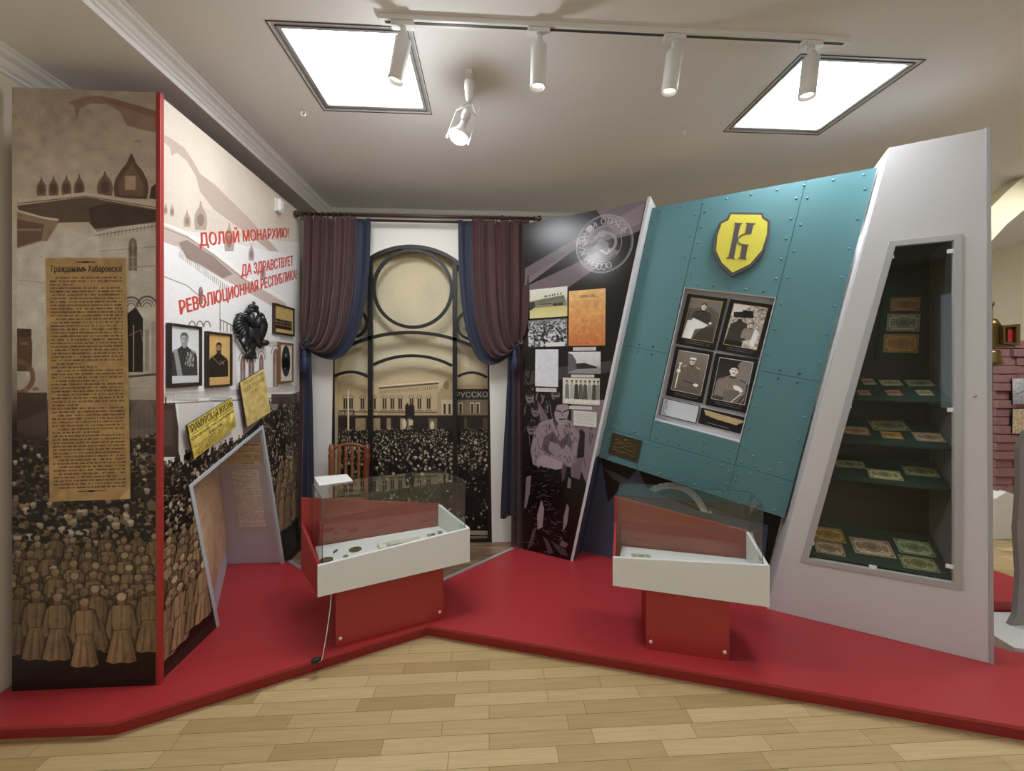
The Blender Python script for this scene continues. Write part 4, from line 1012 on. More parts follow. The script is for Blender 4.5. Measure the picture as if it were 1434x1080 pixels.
for i in range(420):
    x = R3.uniform(462, 690); y = R3.uniform(640, 765); s_ = R3.uniform(.8, 2.4)
    cW.ell(x, y, s_ * 1.3, s_ * .7, R3.choice([(196, 184, 160), (120, 108, 92), (76, 66, 56), (226, 216, 196)]), R3.uniform(.4, .9), None, R3.uniform(-1.5, 1.5), 7)
for i in range(26):
    x = R3.uniform(520, 680); y = R3.uniform(640, 750); p = [(x, y)]
    for k in range(5): p.append((p[-1][0] + R3.uniform(-7, 7), p[-1][1] - R3.uniform(2, 8)))
    cW.line(p, .7, (150, 136, 114), .7)
cW.poly([(654, 744), (690, 744), (690, 750), (654, 750)], (176, 160, 140)); cW.blur(1); cW.noise(.05, 1.5)
mb = MB(); mb.box(FB, aL - .01, aR + .01, bB, top_ + .02, -.145, -.1255, mf=0, ms=1)
o = mb.build('photo_backdrop', [cW.material('town_print', .5), m_black], uv=cW.uvp); tag(o, 'sepia town square and crowd photograph seen through the black arched lattice', 'photo print')
# black lattice
lat = thing('window_lattice', FB.w(cx, bB, -.01), 'black arched window lattice with circles and curved bars', 'window lattice')
def bar(a0, a1, b0, b1, nm='upright', c0=-.034, c1=-.006):
    mb = MB(); mb.box(FB, a0, a1, b0, b1, c0, c1); mb.build(nm, m_blackmetal, lat, bevel=.0015)
def arcbar(cx_, cy_, r0, r1, t0, t1, nm, n=40, c0=-.034, c1=-.006, clip=None):
    closed = abs(t1 - t0) > 6.2
    o = arc(cx_, cy_, r1, t0, t1, n); i = arc(cx_, cy_, r0, t0, t1, n)
    mb = MB()
    if closed: mb.prism(FB, o[:-1], c0, c1, holes=[i[:-1]], mf=0, ms=0)
    else: mb.prism(FB, o + i[::-1], c0, c1, mf=0, ms=0)
    mb.build(nm, m_blackmetal, lat)
def ex(px, y=500): return h(px, y)[0]
B1a, B1b = ex(514.5), ex(521); B2a, B2b = ex(633.5), ex(640); sideL, sideR = aL + .026, aR - .036
bar(aL + .001, sideL, bB, spr + .06 if False else spr - .0, 'side_upright'); bar(sideR, aR - .001, bB, spr, 'side_upright')
def ytop(a): return cy + math.sqrt(max(0, (cr - .012) ** 2 - (a - cx) ** 2))
bar(B1a, B1b, bB, ytop(B1a) - .004); bar(B2a, B2b, bB, ytop(B2b) - .004)
arcbar(cx, cy, cr - .030, cr - .001, tA + .01, PI - tA - .01, 'top_arch', c0=-.036, c1=-.004)
ccx, ccy = h(577.7, 404); rr = (ex(634.5) - ex(521)) / 2 + .002; arcbar(ccx, ccy, rr - .026, rr, 0, 2 * PI, 'large_ring', 56, -.032, -.008)
for px, py in ((659.5, 455), (492.5, 452)):
    x, y = h(px, py); r1 = ex(659.5 + 21.5) - ex(659.5); arcbar(x, y, r1 - .022, r1, 0, 2 * PI, 'small_ring', 36, -.031, -.009)
x, y, r1 = ccirc(h(483, 484), h(577, 464), h(666, 485)); t = math.acos(min(1, (sideR - x) / r1)); t2 = math.acos(max(-1, (sideL - x) / r1)); arcbar(x, y, r1 - .022, r1 + .004, t, t2, 'curved_bar')
x, y, r1 = ccirc(h(520, 510), h(577, 496.5), h(634, 511)); t = math.acos((B2a - x) / r1); t2 = math.acos((B1b - x) / r1); arcbar(x, y, r1 - .022, r1 + .002, t, t2, 'curved_bar')
for p in (((468, 525), (491, 519.5), (514, 526)), ((639, 527), (662, 520.5), (683, 528))):
    x, y, r1 = ccirc(*[h(*q) for q in p]); e0, e1 = (sideL, B1a) if p[0][0] < 600 else (B2b, sideR)
    t = math.acos((e1 - x) / r1); t2 = math.acos((e0 - x) / r1); arcbar(x, y, r1 - .020, r1 + .002, t, t2, 'curved_bar', 20)
bar(sideL, B1a, bB, bB + .02, 'bottom_rail'); bar(B1b, B2a, bB, bB + .02, 'bottom_rail'); bar(B2b, sideR, bB, bB + .02, 'bottom_rail')

# ================================================================== ROD AND CURTAINS
YR = 3.13; RZ = 2.655; FC = Fr((0, YR, 0), (1, 0, 0))
xr0, xr1 = -1.43, .36
r = thing('curtain_rod', ((xr0 + xr1) / 2, YR, RZ), 'dark brown curtain rod with turned knobs above the arched window', 'curtain rod')
mb = MB(); mb.cyl((xr0, YR, RZ), (xr1, YR, RZ), .0125, n=18); mb.build('pole', m_rod, r)
mb = MB(); mb.cyl((xr0 + .02, YR + .075, RZ - .012), (xr1 - .1, YR + .075, RZ - .012), .010, n=14); mb.build('rear_pole', m_rod, r)
for x, s_ in ((xr0, -1), (xr1, 1)):
    mb = MB(); mb.lathe((x, YR, RZ), (s_, 0, 0), [(.013, -.012), (.020, -.004), (.013, .004), (.011, .012), (.024, .024), (.026, .034), (.018, .046), (.004, .052)], 18); mb.build('finial', m_rod, r)
for x in (-1.37, .10, ):
    mb = MB(); mb.tube([(x, YR, RZ - .01), (x, YR + .05, RZ - .024), (x, 3.2595, RZ - .024)], .009, 8); mb.lathe((x, YR, RZ), (1, 0, 0), [(.014, -.012), (.022, -.006), (.022, .006), (.014, .012)], 16); mb.build('bracket', m_rod, r)
def rings(x0, x1, n, side):
    for i in range(n):
        x = x0 + (x1 - x0) * i / (n - 1); mb = MB(); mb.tube([(x + .004 * math.sin(t), YR + .018 * math.cos(t), RZ - .004 + .019 * math.sin(t)) for t in [2 * PI * k / 16 for k in range(16)]], .0035, 6, closed=True)
        tag(mb.build('curtain_ring', m_rod), 'dark curtain ring on the rod over the %s maroon curtain' % side, 'curtain ring', 'curtain rings over the %s curtain' % side)
xp = lambda px, py=400: FC.hit(px, py)[0]
rings(xp(426), xp(492), 9, 'left'); rings(xp(662), xp(738), 10, 'right')
def bez(P, t):
    a, b, c, d = P; u = 1 - t
    return a * (u * u * u) + b * (3 * u * u * t) + c * (3 * u * t * t) + d * (t * t * t)
def swag(o, name, m, xa, xb, strands, nfold, amp, y0, flip, ph=0.0, nu=110, nv=46, thick=.003, parent=None):
    """xa..xb top edge (outer to inner); strands(u) -> P1, P2, P3 as (x, z) of the hanging path"""
    g = []
    for i in range(nu + 1):
        u = i / nu; row = []
        P0 = Vector((xa + (xb - xa) * u, RZ - .022)); P1, P2, P3 = [Vector(p) for p in strands(u)]
        for j in range(nv + 1):
            t = j / nv; p = bez((P0, P1, P2, P3), t)
            w = math.sin(2 * PI * nfold * u + ph + .5 * math.sin(3 * t + u * 4)) + .35 * math.sin(2 * PI * nfold * 2.3 * u + 1.3 * t)
            e = amp * (1 - .55 * max(0, t - .55) / .45) * (.75 + .25 * math.sin(t * 2.5))
            bulge = .045 * math.sin(PI * min(1, t)) * (t ** .7)
            row.append(Vector((p.x + .004 * w, y0 - e * w - bulge, p.y + .006 * math.sin(9 * u + 6 * t))))
        g.append(row)
    mb = MB(); mb.sheet(g); return mb.build(name, m, parent, thick=thick)
def tail(o, name, m, xa0, xb0, xa1, xb1, zt, zb, nfold, amp, y0, slope=0.0, parent=None):
    g = []; nu, nv = 40, 30
    for i in range(nu + 1):
        u = i / nu; row = []
        for j in range(nv + 1):
            t = j / nv; xa = xa0 + (xa1 - xa0) * t; xb = xb0 + (xb1 - xb0) * t; z = zt + (zb + slope * u - zt) * t
            row.append(Vector((xa + (xb - xa) * u + .003 * math.sin(6 * t), y0 - amp * (.35 + .65 * t) * math.sin(2 * PI * nfold * u + .8 * t), z)))
        g.append(row)
    mb = MB(); mb.sheet(g); return mb.build(name, m, parent, thick=.003)
def curtain(side, sgn, label, X, TIE, bell, tl, tn, tz):
    """X = px of outer, velvet inner, lining inner at the rod"""
    o = thing('curtain', ((X[0] + X[2]) / 2, YR, .4), label, 'curtain', 'tied-back maroon curtains with navy lining')
    tx, tz0 = TIE
    def st(xin0, xin1, u0, u1, y):
        def f(u):
            q = u0 + (u1 - u0) * u; x = X[0] + (X[2] - X[0]) * q
            z2 = tz0 - .02 + (bell - tz0) * q ** 1.1 * 3.8
            return ((x + sgn * .0, RZ - .62), (x + (X[0] - X[2]) * -.06 * q + (tx - x) * .18 * q, z2 + .05 * (1 - q)), (tx + sgn * .02 * (1 - q) - sgn * -.012 * q, tz0 + .03 * (1 - q) - .03 * q))
        return f
    qv = (X[1] - X[0]) / (X[2] - X[0])
    swag(o, 'lining', m_blue, X[0] + (X[2] - X[0]) * (qv - .1), X[2], st(0, 0, qv - .10, 1.0, 0), 1.2, .012, YR + .02, sgn, parent=o, nu=60)
    swag(o, 'velvet_drape', m_velvet, X[0], X[1], st(0, 0, 0, qv, 0), 5, .022, YR - .012, sgn, parent=o)
    tail(o, 'velvet_tail', m_velvet, *tl, 2.2, .022, YR + .0, parent=o, slope=.05)
    tail(o, 'lining_tail', m_blue, *tn, 1.5, .018, YR + .045 - .04, parent=o, slope=-.03)
    mb = MB(); mb.lathe((tx + sgn * -.01, YR - .052, tz0 - .10), (0, 0, -1), [(.006, -.06), (.014, -.035), (.02, -.02), (.016, -.004), (.024, .012), (.030, .11), (.024, .112)], 16); 
    mb.tube([(tx - .035, YR - .01, tz0 + .02), (tx - .02, YR - .05, tz0 - .01), (tx + sgn * -.01, YR - .055, tz0 - .05)], .006, 8); mb.tube([(tx + .045, YR - .01, tz0 + .03), (tx + .02, YR - .05, tz0 - .0), (tx + sgn * -.01, YR - .055, tz0 - .05)], .006, 8)
    mb.build('tassel', mat('tassel_cord', (38, 44, 78), .7), o)
hz = lambda px, py: FC.hit(px, py)
tL = hz(427, 482); tR = hz(722, 482)
curtain('left', -1, 'left maroon velvet curtain with navy lining, tied back beside the slogan mural', (xp(427), xp(499), xp(518)), (max(tL[0], -1.39), tL[1]), hz(460, 500)[1],
        (max(xp(415), -1.44), xp(426), max(xp(414), -1.44), xp(424), tL[1], hz(420, 742)[1]), (xp(422), xp(435), xp(419), xp(441), tL[1] - .02, hz(430, 745)[1]), 0)
curtain('right', 1, 'right maroon velvet curtain with navy lining, tied back beside the dark soldier mural', (xp(741), xp(661), xp(641)), tR, hz(700, 505)[1],
        (xp(737), xp(718), xp(741), xp(716), tR[1], hz(720, 772)[1]), (xp(723), xp(712), xp(722), xp(701), tR[1] - .02, hz(706, 722)[1]), 0)

# ================================================================== CHAIR
fz = .0602
FCH = Fr((0, 3.15, 0), (1, 0, 0)); YC = 3.15; ca, _ = FCH.hit(467, 650); cb2, _ = FCH.hit(512, 650); ctop = FCH.hit(467, 622)[1]
r = thing('wooden_chair', ((ca + cb2) / 2, YC - .1, fz), 'wooden spindle-back chair standing behind the left glass case', 'chair')
TURN = [(a * 1.3, b) for a, b in [(.016, 0), (.017, .20), (.021, .24), (.014, .26), (.021, .28), (.017, .31), (.018, .55), (.022, .60), (.014, .62), (.022, .64), (.018, .70), (.019, .86), (.023, .90), (.016, .92), (.020, .95), (.012, 1.0)]]
Hh = ctop - fz
for x, s_ in ((ca, -1), (cb2, 1)):
    mb = MB(); mb.lathe((x + s_ * -.004, YC - .04, fz), (s_ * .02, .045, 1), [(a * .95, b * Hh) for a, b in TURN], 16); mb.build('back_post', m_wood if s_ < 0 else m_woodr, r)
    mb = MB(); mb.lathe((x + s_ * .02, YC - .24, fz), (-s_ * .03, .0, 1), [(a * .9, b * .40) for a, b in TURN], 14); mb.build('leg', m_wood, r)
w0 = cb2 - ca
mb = MB(); mb.prism(Fr((ca - .02, YC - .27, 0), (1, 0, 0), (0, 1, 0)), [(0, .02), (.03, 0), (w0 + .01, 0), (w0 + .04, .02), (w0 + .03, .26), (.01, .26)], fz + .40, fz + .43); mb.build('seat', m_wood, r, bevel=.008)
zt = ctop - .035; pts = [(ca + w0 * t, YC + .012 * math.sin(PI * t), zt + .028 * math.sin(PI * t) + .004) for t in [i / 14 for i in range(15)]]
mb = MB(); mb.tube(pts, [.013] * 15, 10); mb.build('crest_rail', m_wood, r)
mb = MB(); mb.cyl((ca, YC - .018, fz + .50), (cb2, YC - .018, fz + .50), .012); mb.build('lower_rail', m_wood, r)
for i in range(4):
    x = ca + w0 * (i + 1) / 5; z1 = zt + .02 * math.sin(PI * (i + 1) / 5); L_ = z1 - (fz + .50); mb = MB()
    mb.lathe((x, YC - .018, fz + .50), (0, .045, 1), [(a * .52, b * L_) for a, b in TURN], 12); mb.build('spindle', m_wood, r)
for y in (2.75, ): 
    mb = MB(); mb.cyl((ca - .012, YC - .24, fz + .18), (cb2 + .012, YC - .24, fz + .18), .009); mb.build('stretcher', m_wood, r)

# ================================================================== GLASS CASES
def Wc(x, z): return Vector((x * CS + z * SN, -x * SN + z * CS, 0))   # camera-relative floor spot to world
def vz(p, z): return Vector((p.x, p.y, z))
def plate(name, pts2, z0, z1, m, parent, th=None, bevel=.0015):
    """solid on a plan polygon; z0/z1 numbers or per-corner lists"""
    n = len(pts2); zl = z0 if isinstance(z0, (list, tuple)) else [z0] * n; zh = z1 if isinstance(z1, (list, tuple)) else [z1] * n
    mb = MB(); mb.add([vz(p, zl[i]) for i, p in enumerate(pts2)] + [vz(p, zh[i]) for i, p in enumerate(pts2)],
                      [list(range(n))[::-1], [n + i for i in range(n)]] + [[i, (i + 1) % n, n + (i + 1) % n, n + i] for i in range(n)])
    return mb.build(name, m, parent, bevel=bevel, recalc=True)
def case(label, FL, FRt, BLg, BRg, hl, hr, backz, ped, pedd, gtop, floorz, left_ext, sidez):
    """FL/FR front corners of the tray; BL/BR back corners; hl, hr = (bottom, top) of the front board"""
    r = thing('display_case', (ped[0] + ped[1]) / 2 + Vector((0, 0, .0702)), label, 'display case', 'red and white glass display cases')
    d = (FRt - FL).normalized(); nf = Vector((d.y, -d.x, 0))          # towards the viewer
    th = .018
    plate('front_board', [FL, FRt, FRt - nf * th, FL - nf * th], [hl[0], hr[0], hr[0], hl[0]], [hl[1], hr[1], hr[1], hl[1]], m_white, r)
    # red back board
    db = (BRg - BLg).normalized(); nb_ = Vector((db.y, -db.x, 0)); B0 = BLg - db * left_ext - nb_ * .012; B1 = BRg - nb_ * .012
    plate('back_board', [B0, B1, B1 - nb_ * .016, B0 - nb_ * .016], floorz - .12, [backz[0], backz[1], backz[1], backz[0]], m_redboard, r)
    # side boards: left red, right white
    s0 = FL - nf * th; s1 = B0
    ds = (s1 - s0).normalized(); ns_ = Vector((ds.y, -ds.x, 0))
    if ns_.dot(d) < 0: ns_ = -ns_
    s1 = s1 - ds * .002
    plate('left_side_board', [s0, s0 + ns_ * .014, s1 + ns_ * .014, s1], [hl[0], hl[0], floorz - .12, floorz - .12], [hl[1], hl[1], sidez, sidez], m_redboard, r)
    e0 = FRt - nf * th; e1 = B1
    de = (e1 - e0).normalized(); ne = Vector((de.y, -de.x, 0))
    if ne.dot(d) > 0: ne = -ne
    e1 = e1 - de * .002
    plate('right_side_board', [e0, e0 + ne * .016, e1 + ne * .016, e1], [hr[0], hr[0], floorz - .12, floorz - .12], [hr[1], hr[1], backz[1], backz[1]], m_white, r)
    ctr = (FL + FRt + BLg + BRg) / 4
    sh = lambda p, k: p + (ctr - p) * k
    plate('tray_floor', [sh(FL, .06) , sh(FRt, .06), sh(B1, .05), sh(BLg, .04)], floorz - .012, floorz, m_white, r, bevel=0)
    # pedestal
    pn = Vector(((ped[1] - ped[0]).y, -(ped[1] - ped[0]).x, 0)).normalized()
    plate('pedestal', [ped[0], ped[1], ped[1] - pn * pedd, ped[0] - pn * pedd], .0703, min(floorz - .013, 9), m_redboard, r, bevel=.002)
    # screw caps
    for p, dx, z in ((ped[0], .022, .11), (ped[1], -.022, .11)):
        q = vz(p + (ped[1] - ped[0]).normalized() * dx, z); mb = MB(); mb.lathe(q + pn * .0002, pn, [(.009, 0), (.009, .0015), (.006, .003)], 14); mb.build('screw_cap', m_white, r)
    for p, dx, z in ((FL, .014, (hl[0] + hl[1]) / 2), (FRt, -.014, (hr[0] + hr[1]) / 2 - .01)):
        q = vz(p + d * dx, z); mb = MB(); mb.lathe(q + nf * .0002, nf, [(.006, 0), (.006, .0015), (.004, .0025)], 12); mb.build('screw_cap', m_gun, r)
    # glass cover
    g0 = FL - nf * .024 + d * .022; g1 = FRt - nf * .024 - d * .022; g2 = BRg; g3 = BLg; t = .004
    cv = thing('glass_cover', vz(ctr, floorz), 'clear glass cover ' + ('of the left display case, with a white card on top' if 'left' in label else 'of the right display case, in front of the teal panel'), 'glass cover', 'clear glass covers of the display cases')
    G = [g0, g1, g2, g3]; nm = ['front_pane', 'right_pane', 'back_pane', 'left_pane']
    for i in range(4):
        a, b = G[i], G[(i + 1) % 4]; e = (b - a).normalized(); n_ = Vector((e.y, -e.x, 0))
        if n_.dot(ctr - a) < 0: n_ = -n_
        mb = MB(); mb.add([vz(a, floorz + .001), vz(b, floorz + .001), vz(b, gtop), vz(a, gtop)], [[0, 1, 2, 3]]); mb.build(nm[i], m_glass, cv)
        mb = MB(); mb.cyl(vz(a, floorz + .001), vz(a, gtop), .0016, n=6); mb.build('glass_edge', m_glassedge, cv)
        mb = MB(); mb.cyl(vz(a, gtop), vz(b, gtop), .0013, n=6); mb.build('glass_edge', m_glassedge, cv)
    mb = MB(); mb.add([vz(p, gtop) for p in G], [[0, 1, 2, 3]]); mb.build('top_pane', m_glass, cv)
    return r, G
def cam(px, z, xoff=0): return Wc((px - HX) / F * z, z)
# left case
case('left display case: red pedestal, tapering white front board, glass cover, coins inside', Wc(-.9475, 1.947), Wc(-.240, 2.28), cam(437, 2.24), cam(617, 2.53), (.370, .523), (.380, .573), (.76, .62),
     (Wc(-.894, 2.027), Wc(-.388, 2.265)), .26, .84, .485, .055, .612)
# right case
r_, G2 = case('right display case: narrow red pedestal and white front board, holding one banknote', Wc(.514, 2.04), Wc(1.219, 1.89), cam(868, 2.288), cam(1050, 2.12), (.376, .520), (.356, .553), (.745, .615),
     (Wc(.677, 2.017), Wc(1.053, 1.934)), .24, .83, .470, .03, .60)
# white card on the left glass
P = [ZF.hit(440, 669, .8425), ZF.hit(486, 665, .8425), ZF.hit(494, 674, .8425), ZF.hit(447, 681, .8425)]
mb = MB(); mb.prism(ZF, [P[3], P[2], P[1], P[0]], .8418, .847); tag(mb.build('white_card', m_gun, bevel=.001), 'white card lying on top of the left glass cover', 'card')
# things in the left tray
fz1 = .4855
def onf(px, py, z=fz1): x, y = ZF.hit(px, py, z); return Vector((x, y, z))
def disc(px, py, rad, label, m, name='coin', th=.003, z=fz1):
    p = onf(px, py, z); mb = MB(); mb.lathe(p + Vector((0, 0, .0002)), (0, 0, 1), [(rad, 0), (rad, th), (rad * .93, th * 1.3), (rad * .9, th), (rad * .3, th), (.001, th * 1.4)], 28)
    return tag(mb.build(name, m), label, 'medal' if name == 'medal' else 'coin')
m_coin = mat('tarnished_bronze', (92, 78, 58), .5, metal=.4, bump=.4, bscale=120); m_silver = mat('old_silver', (150, 148, 142), .4, metal=.6, bump=.3, bscale=150)
disc(497.5, 770, .033, 'large round tarnished bronze coin in the middle-left of the left glass case', m_coin)
disc(457, 785, .034, 'round greenish bronze coin at the near left corner of the left glass case', m_coin)
disc(484, 779.5, .014, 'small silver medal in front of the large bronze coin', m_silver, 'medal')
p = onf(470.5, 773); mb = MB(); mb.lathe(p + Vector((-.006, -.02, .006)), (.25, .95, .0), [(.003, 0), (.006, .006), (.004, .012), (.006, .018), (.005, .03), (.003, .036)], 12); tag(mb.build('seal_stamp', m_coin), 'tiny dark bronze pendant left of the large bronze coin', 'pendant')
p = onf(537, 764.5); r = thing('ivory_fan', p, 'white round piece with a long pale folded ivory fan in the left glass case', 'fan')
mb = MB(); mb.lathe(p + Vector((0, .01, .0003)), (0, -.3, 1), [(.030, 0), (.036, .004), (.036, .010), (.030, .014), (.002, .015)], 28); mb.build('round_box', m_white, r)
d1 = (onf(590, 757) - p).normalized(); n1 = Vector((-d1.y, d1.x, 0)); mb = MB()
for i in range(7):
    a = (i - 3) * .035; dd = d1 * math.cos(a) + n1 * math.sin(a); q = p + d1 * -.004 + n1 * -.012 + Vector((0, 0, .016 + i * .0012))
    k = Vector((-dd.y, dd.x, 0)) * .005; L_ = .205; mb.hexa([q - k, q + dd * L_ - k, q + dd * L_ + k, q + k] + [v - Vector((0, 0, .001)) for v in (q - k, q + dd * L_ - k, q + dd * L_ + k, q + k)])
mb.build('fan_blades', m_ivory, r, recalc=True)
p2 = onf(536, 768); mb = MB(); k = Vector((.018, .008, 0)); l = Vector((.010, -.030, 0)); q = p2 + Vector((0, 0, .018)); mb.hexa([q - k - l, q + k - l, q + k + l, q - k + l] + [v - Vector((0, 0, .012)) for v in (q - k - l, q + k - l, q + k + l, q - k + l)]); mb.build('fan_guard', m_ivory, r, bevel=.002, recalc=True)
def p_badge(cv):
    cv.A[:] = hexc((150, 142, 134)); cv.rect(.1, .2, .9, .8, (70, 66, 62)); cv.ell(.35, .5, .15, .25, (190, 184, 176)); cv.noise(.1, 3)
def flat(name, px, py, w, hgt, th, paint, label, cat, z, side, yaw=.42, ppm=1600, group=None):
    x, y = ZF.hit(px, py, z); A = Vector((math.cos(yaw), math.sin(yaw), 0)); fr = Fr((x, y, z + .0003), A, (-A.y, A.x, 0))
    cv = Cv(fr, -w / 2, w / 2, -hgt / 2, hgt / 2, ppm); cv.mode = 'uv'; paint(cv); mb = MB(); mb.box(fr, -w / 2, w / 2, -hgt / 2, hgt / 2, 0, th, mf=0, ms=1)
    return tag(mb.build(name, [cv.material(name + '_print'), side], uv=cv.uvp), label, cat, group)
flat('small_photograph', 604, 749.5, .05, .035, .002, p_badge, 'tiny dark rectangular photograph near the right end of the left case', 'photograph', fz1, m_paperback)
p = onf(616, 747); mb = MB(); mb.lathe(p + Vector((0, 0, .0003)), (0, 0, 1), [(.012, 0), (.016, .004), (.016, .010), (.008, .012)], 6); tag(mb.build('badge', m_silver), 'small dark metal badge at the right of the tiny photograph', 'badge')
# banknotes
def p_note(base, ink, seed, oval=True):
    def f(cv):
        r = random.Random(seed); cv.A[:] = hexc(base); cv.noise(.05, 12)
        k = cv.h / cv.w
        for e in (.03, .06): cv.rect(e * k, e, 1 - e * k, e + .02, ink, .8); cv.rect(e * k, 1 - e - .02, 1 - e * k, 1 - e, ink, .8); cv.rect(e * k, e, e * k + .02 * k, 1 - e, ink, .8); cv.rect(1 - e * k - .02 * k, e, 1 - e * k, 1 - e, ink, .8)
        if oval:
            cv.ell(.5, .5, .16 * k * 2, .30, ink, .35); cv.ring(.5, .5, .16 * k * 2, .30, .02, ink, .8); cv.ell(.5, .5, .09 * k * 2, .17, ink, .4)
            for x in (.18, .82): cv.ell(x, .5, .07, .18, ink, .35); cv.ring(x, .5, .07, .18, .015, ink, .7)
        for i in range(5):
            y = .16 + i * .15; cv.line([(.12, y), (.36, y)], .035, ink, .45); cv.line([(.64, y), (.88, y)], .035, ink, .45)
        for x in (.09, .91):
            for y in (.14, .86): cv.ell(x, y, .035, .07, ink, .6)
        cv.blur(1)
    return f
flat('banknote', 898, 779, .10, .045, .001, p_note((196, 196, 160), (66, 74, 50), 1), 'pale green banknote lying in the right glass case', 'banknote', .4705, m_paperback, -.18)
# floor cable
mb = MB(); P0 = ZF.hit(463, 905, .10)
pts = []
fwall = Wc(-.93, 1.99)
for i in range(19):
    t = i / 18; z = .36 - .285 * min(1, t * 1.25); x_ = 464 - 18 * t ** 1.4; zz = 2.0 - .08 * t
    pts.append(vz(Wc((x_ - HX) / F * zz, zz), max(.0745, z)))
mb.tube(pts, .0022, 6); r = thing('power_cable', pts[-1], 'thin white cable hanging from the left case down to a black plug', 'cable'); mb.build('wire', m_gun, r)
q = pts[-1]; mb = MB(); mb.lathe(q + Vector((-.03, -.012, .012)), (.9, .4, 0), [(.006, 0), (.013, .005), (.013, .032), (.006, .045)], 12); mb.build('plug', m_black, r)

# ================================================================== DARK SOLDIER MURAL
ftl, ftr, fbl, fbr = (.03, 2.60), (.955, 2.60), (.03, .0703), (.428, .0703)
PURP = (158, 142, 150); 
c3 = Cv(FF, .0, .96, .07, 2.61, 900, (22, 20, 22)); c3.noise(.06, 80)
c3.poly([(735, 400), (735, 376), (800, 338), (912, 280), (912, 316), (880, 330), (812, 344), (740, 398)], (132, 118, 126), .85)
c3.poly([(830, 288), (912, 276), (912, 312), (894, 314), (862, 330)], (140, 128, 136), .8)
c3.poly([(735, 420), (735, 402), (800, 372), (850, 345), (868, 352), (800, 400), (760, 425), (735, 435)], (122, 108, 116), .85)
c3.poly([(735, 376), (800, 338), (812, 344), (735, 392)], (92, 82, 88), .6)
cxm, cym = 845.5, 341.5
GR = (168, 166, 168)
ec = FF.hit(cxm, cym); er = (FF.hit(884, 341)[0] - FF.hit(807, 341)[0]) / 2; erb = (FF.hit(845, 300)[1] - FF.hit(845, 383)[1]) / 2
er = (er + erb) / 2
m_ = 'ab'
for k in range(3): c3.ring(ec[0], ec[1], er * (1 - .03 * k), er * (1 - .03 * k), .005, GR, .9 - .2 * k, m_)
c3.ring(ec[0], ec[1], er * .62, er * .62, .005, GR, .8, m_)
c3.arctext('ОСОБЫЙ КАЗАЧIЙ ОТРЯДЪ', ec[0], ec[1], er * .79, er * .24, -math.radians(70), -math.radians(340), GR, m_)
sn = random.Random(4)
# a horseman-like winding figure, kept plain
c3.ring(ec[0] + er * .02, ec[1] + er * .02, er * .40, er * .36, er * .10, (150, 148, 152), .9, m_, -1.2, 2.6)
c3.ell(ec[0] - er * .05, ec[1] + er * .36, er * .16, er * .12, (150, 148, 152), .9, m_); c3.poly([(ec[0] - er * .42, ec[1] - er * .1), (ec[0] - er * .1, ec[1] + er * .2), (ec[0] + er * .2, ec[1]), (ec[0] + er * .1, ec[1] - er * .3), (ec[0] - er * .2, ec[1] - er * .22)], (132, 130, 134), .8, m_)
c3.line([(ec[0] - er * .1, ec[1] - er * .2), (ec[0] + er * .1, ec[1] - er * .38), (ec[0] + er * .2, ec[1] - er * .2)], .012, (190, 190, 192), .9, m_)
# background of faces
c3.poly([(735, 520), (860, 505), (860, 520), (735, 540)], (86, 78, 86), .7)
for i in range(90):
    x = sn.uniform(734, 772); y = sn.uniform(500, 610); c3.line([(x, y), (x + sn.uniform(-4, 4), y + sn.uniform(4, 16))], sn.uniform(.8, 2.4), sn.choice([(128, 114, 124), (60, 54, 60), (10, 9, 10)]), .8)
for x, y in ((742, 556), (750, 575), (778, 553), (744, 600)): 
    c3.ell(x, y, 6, 9, (128, 112, 124), .9); c3.ell(x, y - 6, 7, 4, (30, 26, 30), .9); c3.line([(x - 4, y - 1), (x + 4, y - 1)], 1.4, (26, 22, 26)); c3.line([(x - 3, y + 4), (x + 3, y + 4)], 1.2, (26, 22, 26))
c3.poly([(752, 560), (757, 590), (764, 605), (770, 590), (762, 575)], (130, 114, 126), .8)
c3.poly([(800, 560), (858, 560), (835, 660), (815, 700), (800, 700)], (140, 124, 136), .9)
for i in range(24):
    x = sn.uniform(800, 845); y = sn.uniform(575, 660); c3.line([(x, y), (x + sn.uniform(-4, 4), y + sn.uniform(5, 20))], sn.uniform(.8, 2), (70, 60, 70), .6)
c3.poly([(812, 600), (819, 606), (818, 640), (812, 668), (805, 668)], (20, 17, 20), .85)
# soldier: legs, boots
c3.poly([(740, 640), (752, 628), (810, 650), (826, 690), (812, 790), (740, 790), (733, 700)], (16, 13, 15))
for i in range(150):
    x = sn.uniform(741, 790); y = sn.uniform(655, 775); c3.line([(x, y), (x + sn.uniform(-9, 9), y + sn.uniform(-5, 4))], sn.uniform(.5, 1.7), sn.choice([(112, 98, 108), (84, 72, 80), (56, 48, 54)]), .7)
c3.poly([(758, 700), (762, 712), (760, 738), (753, 742), (752, 722)], PURP, .95); c3.poly([(794, 705), (797, 712), (794, 735), (788, 745), (789, 725)], PURP, .9)
c3.poly([(737, 668), (744, 666), (742, 690), (737, 712), (734, 712)], (140, 124, 134), .9)
c3.poly([(746, 742), (752, 738), (745, 764), (738, 770)], (110, 96, 106), .7); c3.poly([(760, 750), (768, 758), (775, 775), (768, 776)], (110, 96, 106), .7); c3.poly([(770, 756), (792, 770), (796, 780), (784, 776)], (96, 84, 92), .7)
c3.poly([(786, 756), (796, 762), (792, 768), (784, 764)], (130, 116, 126), .8)
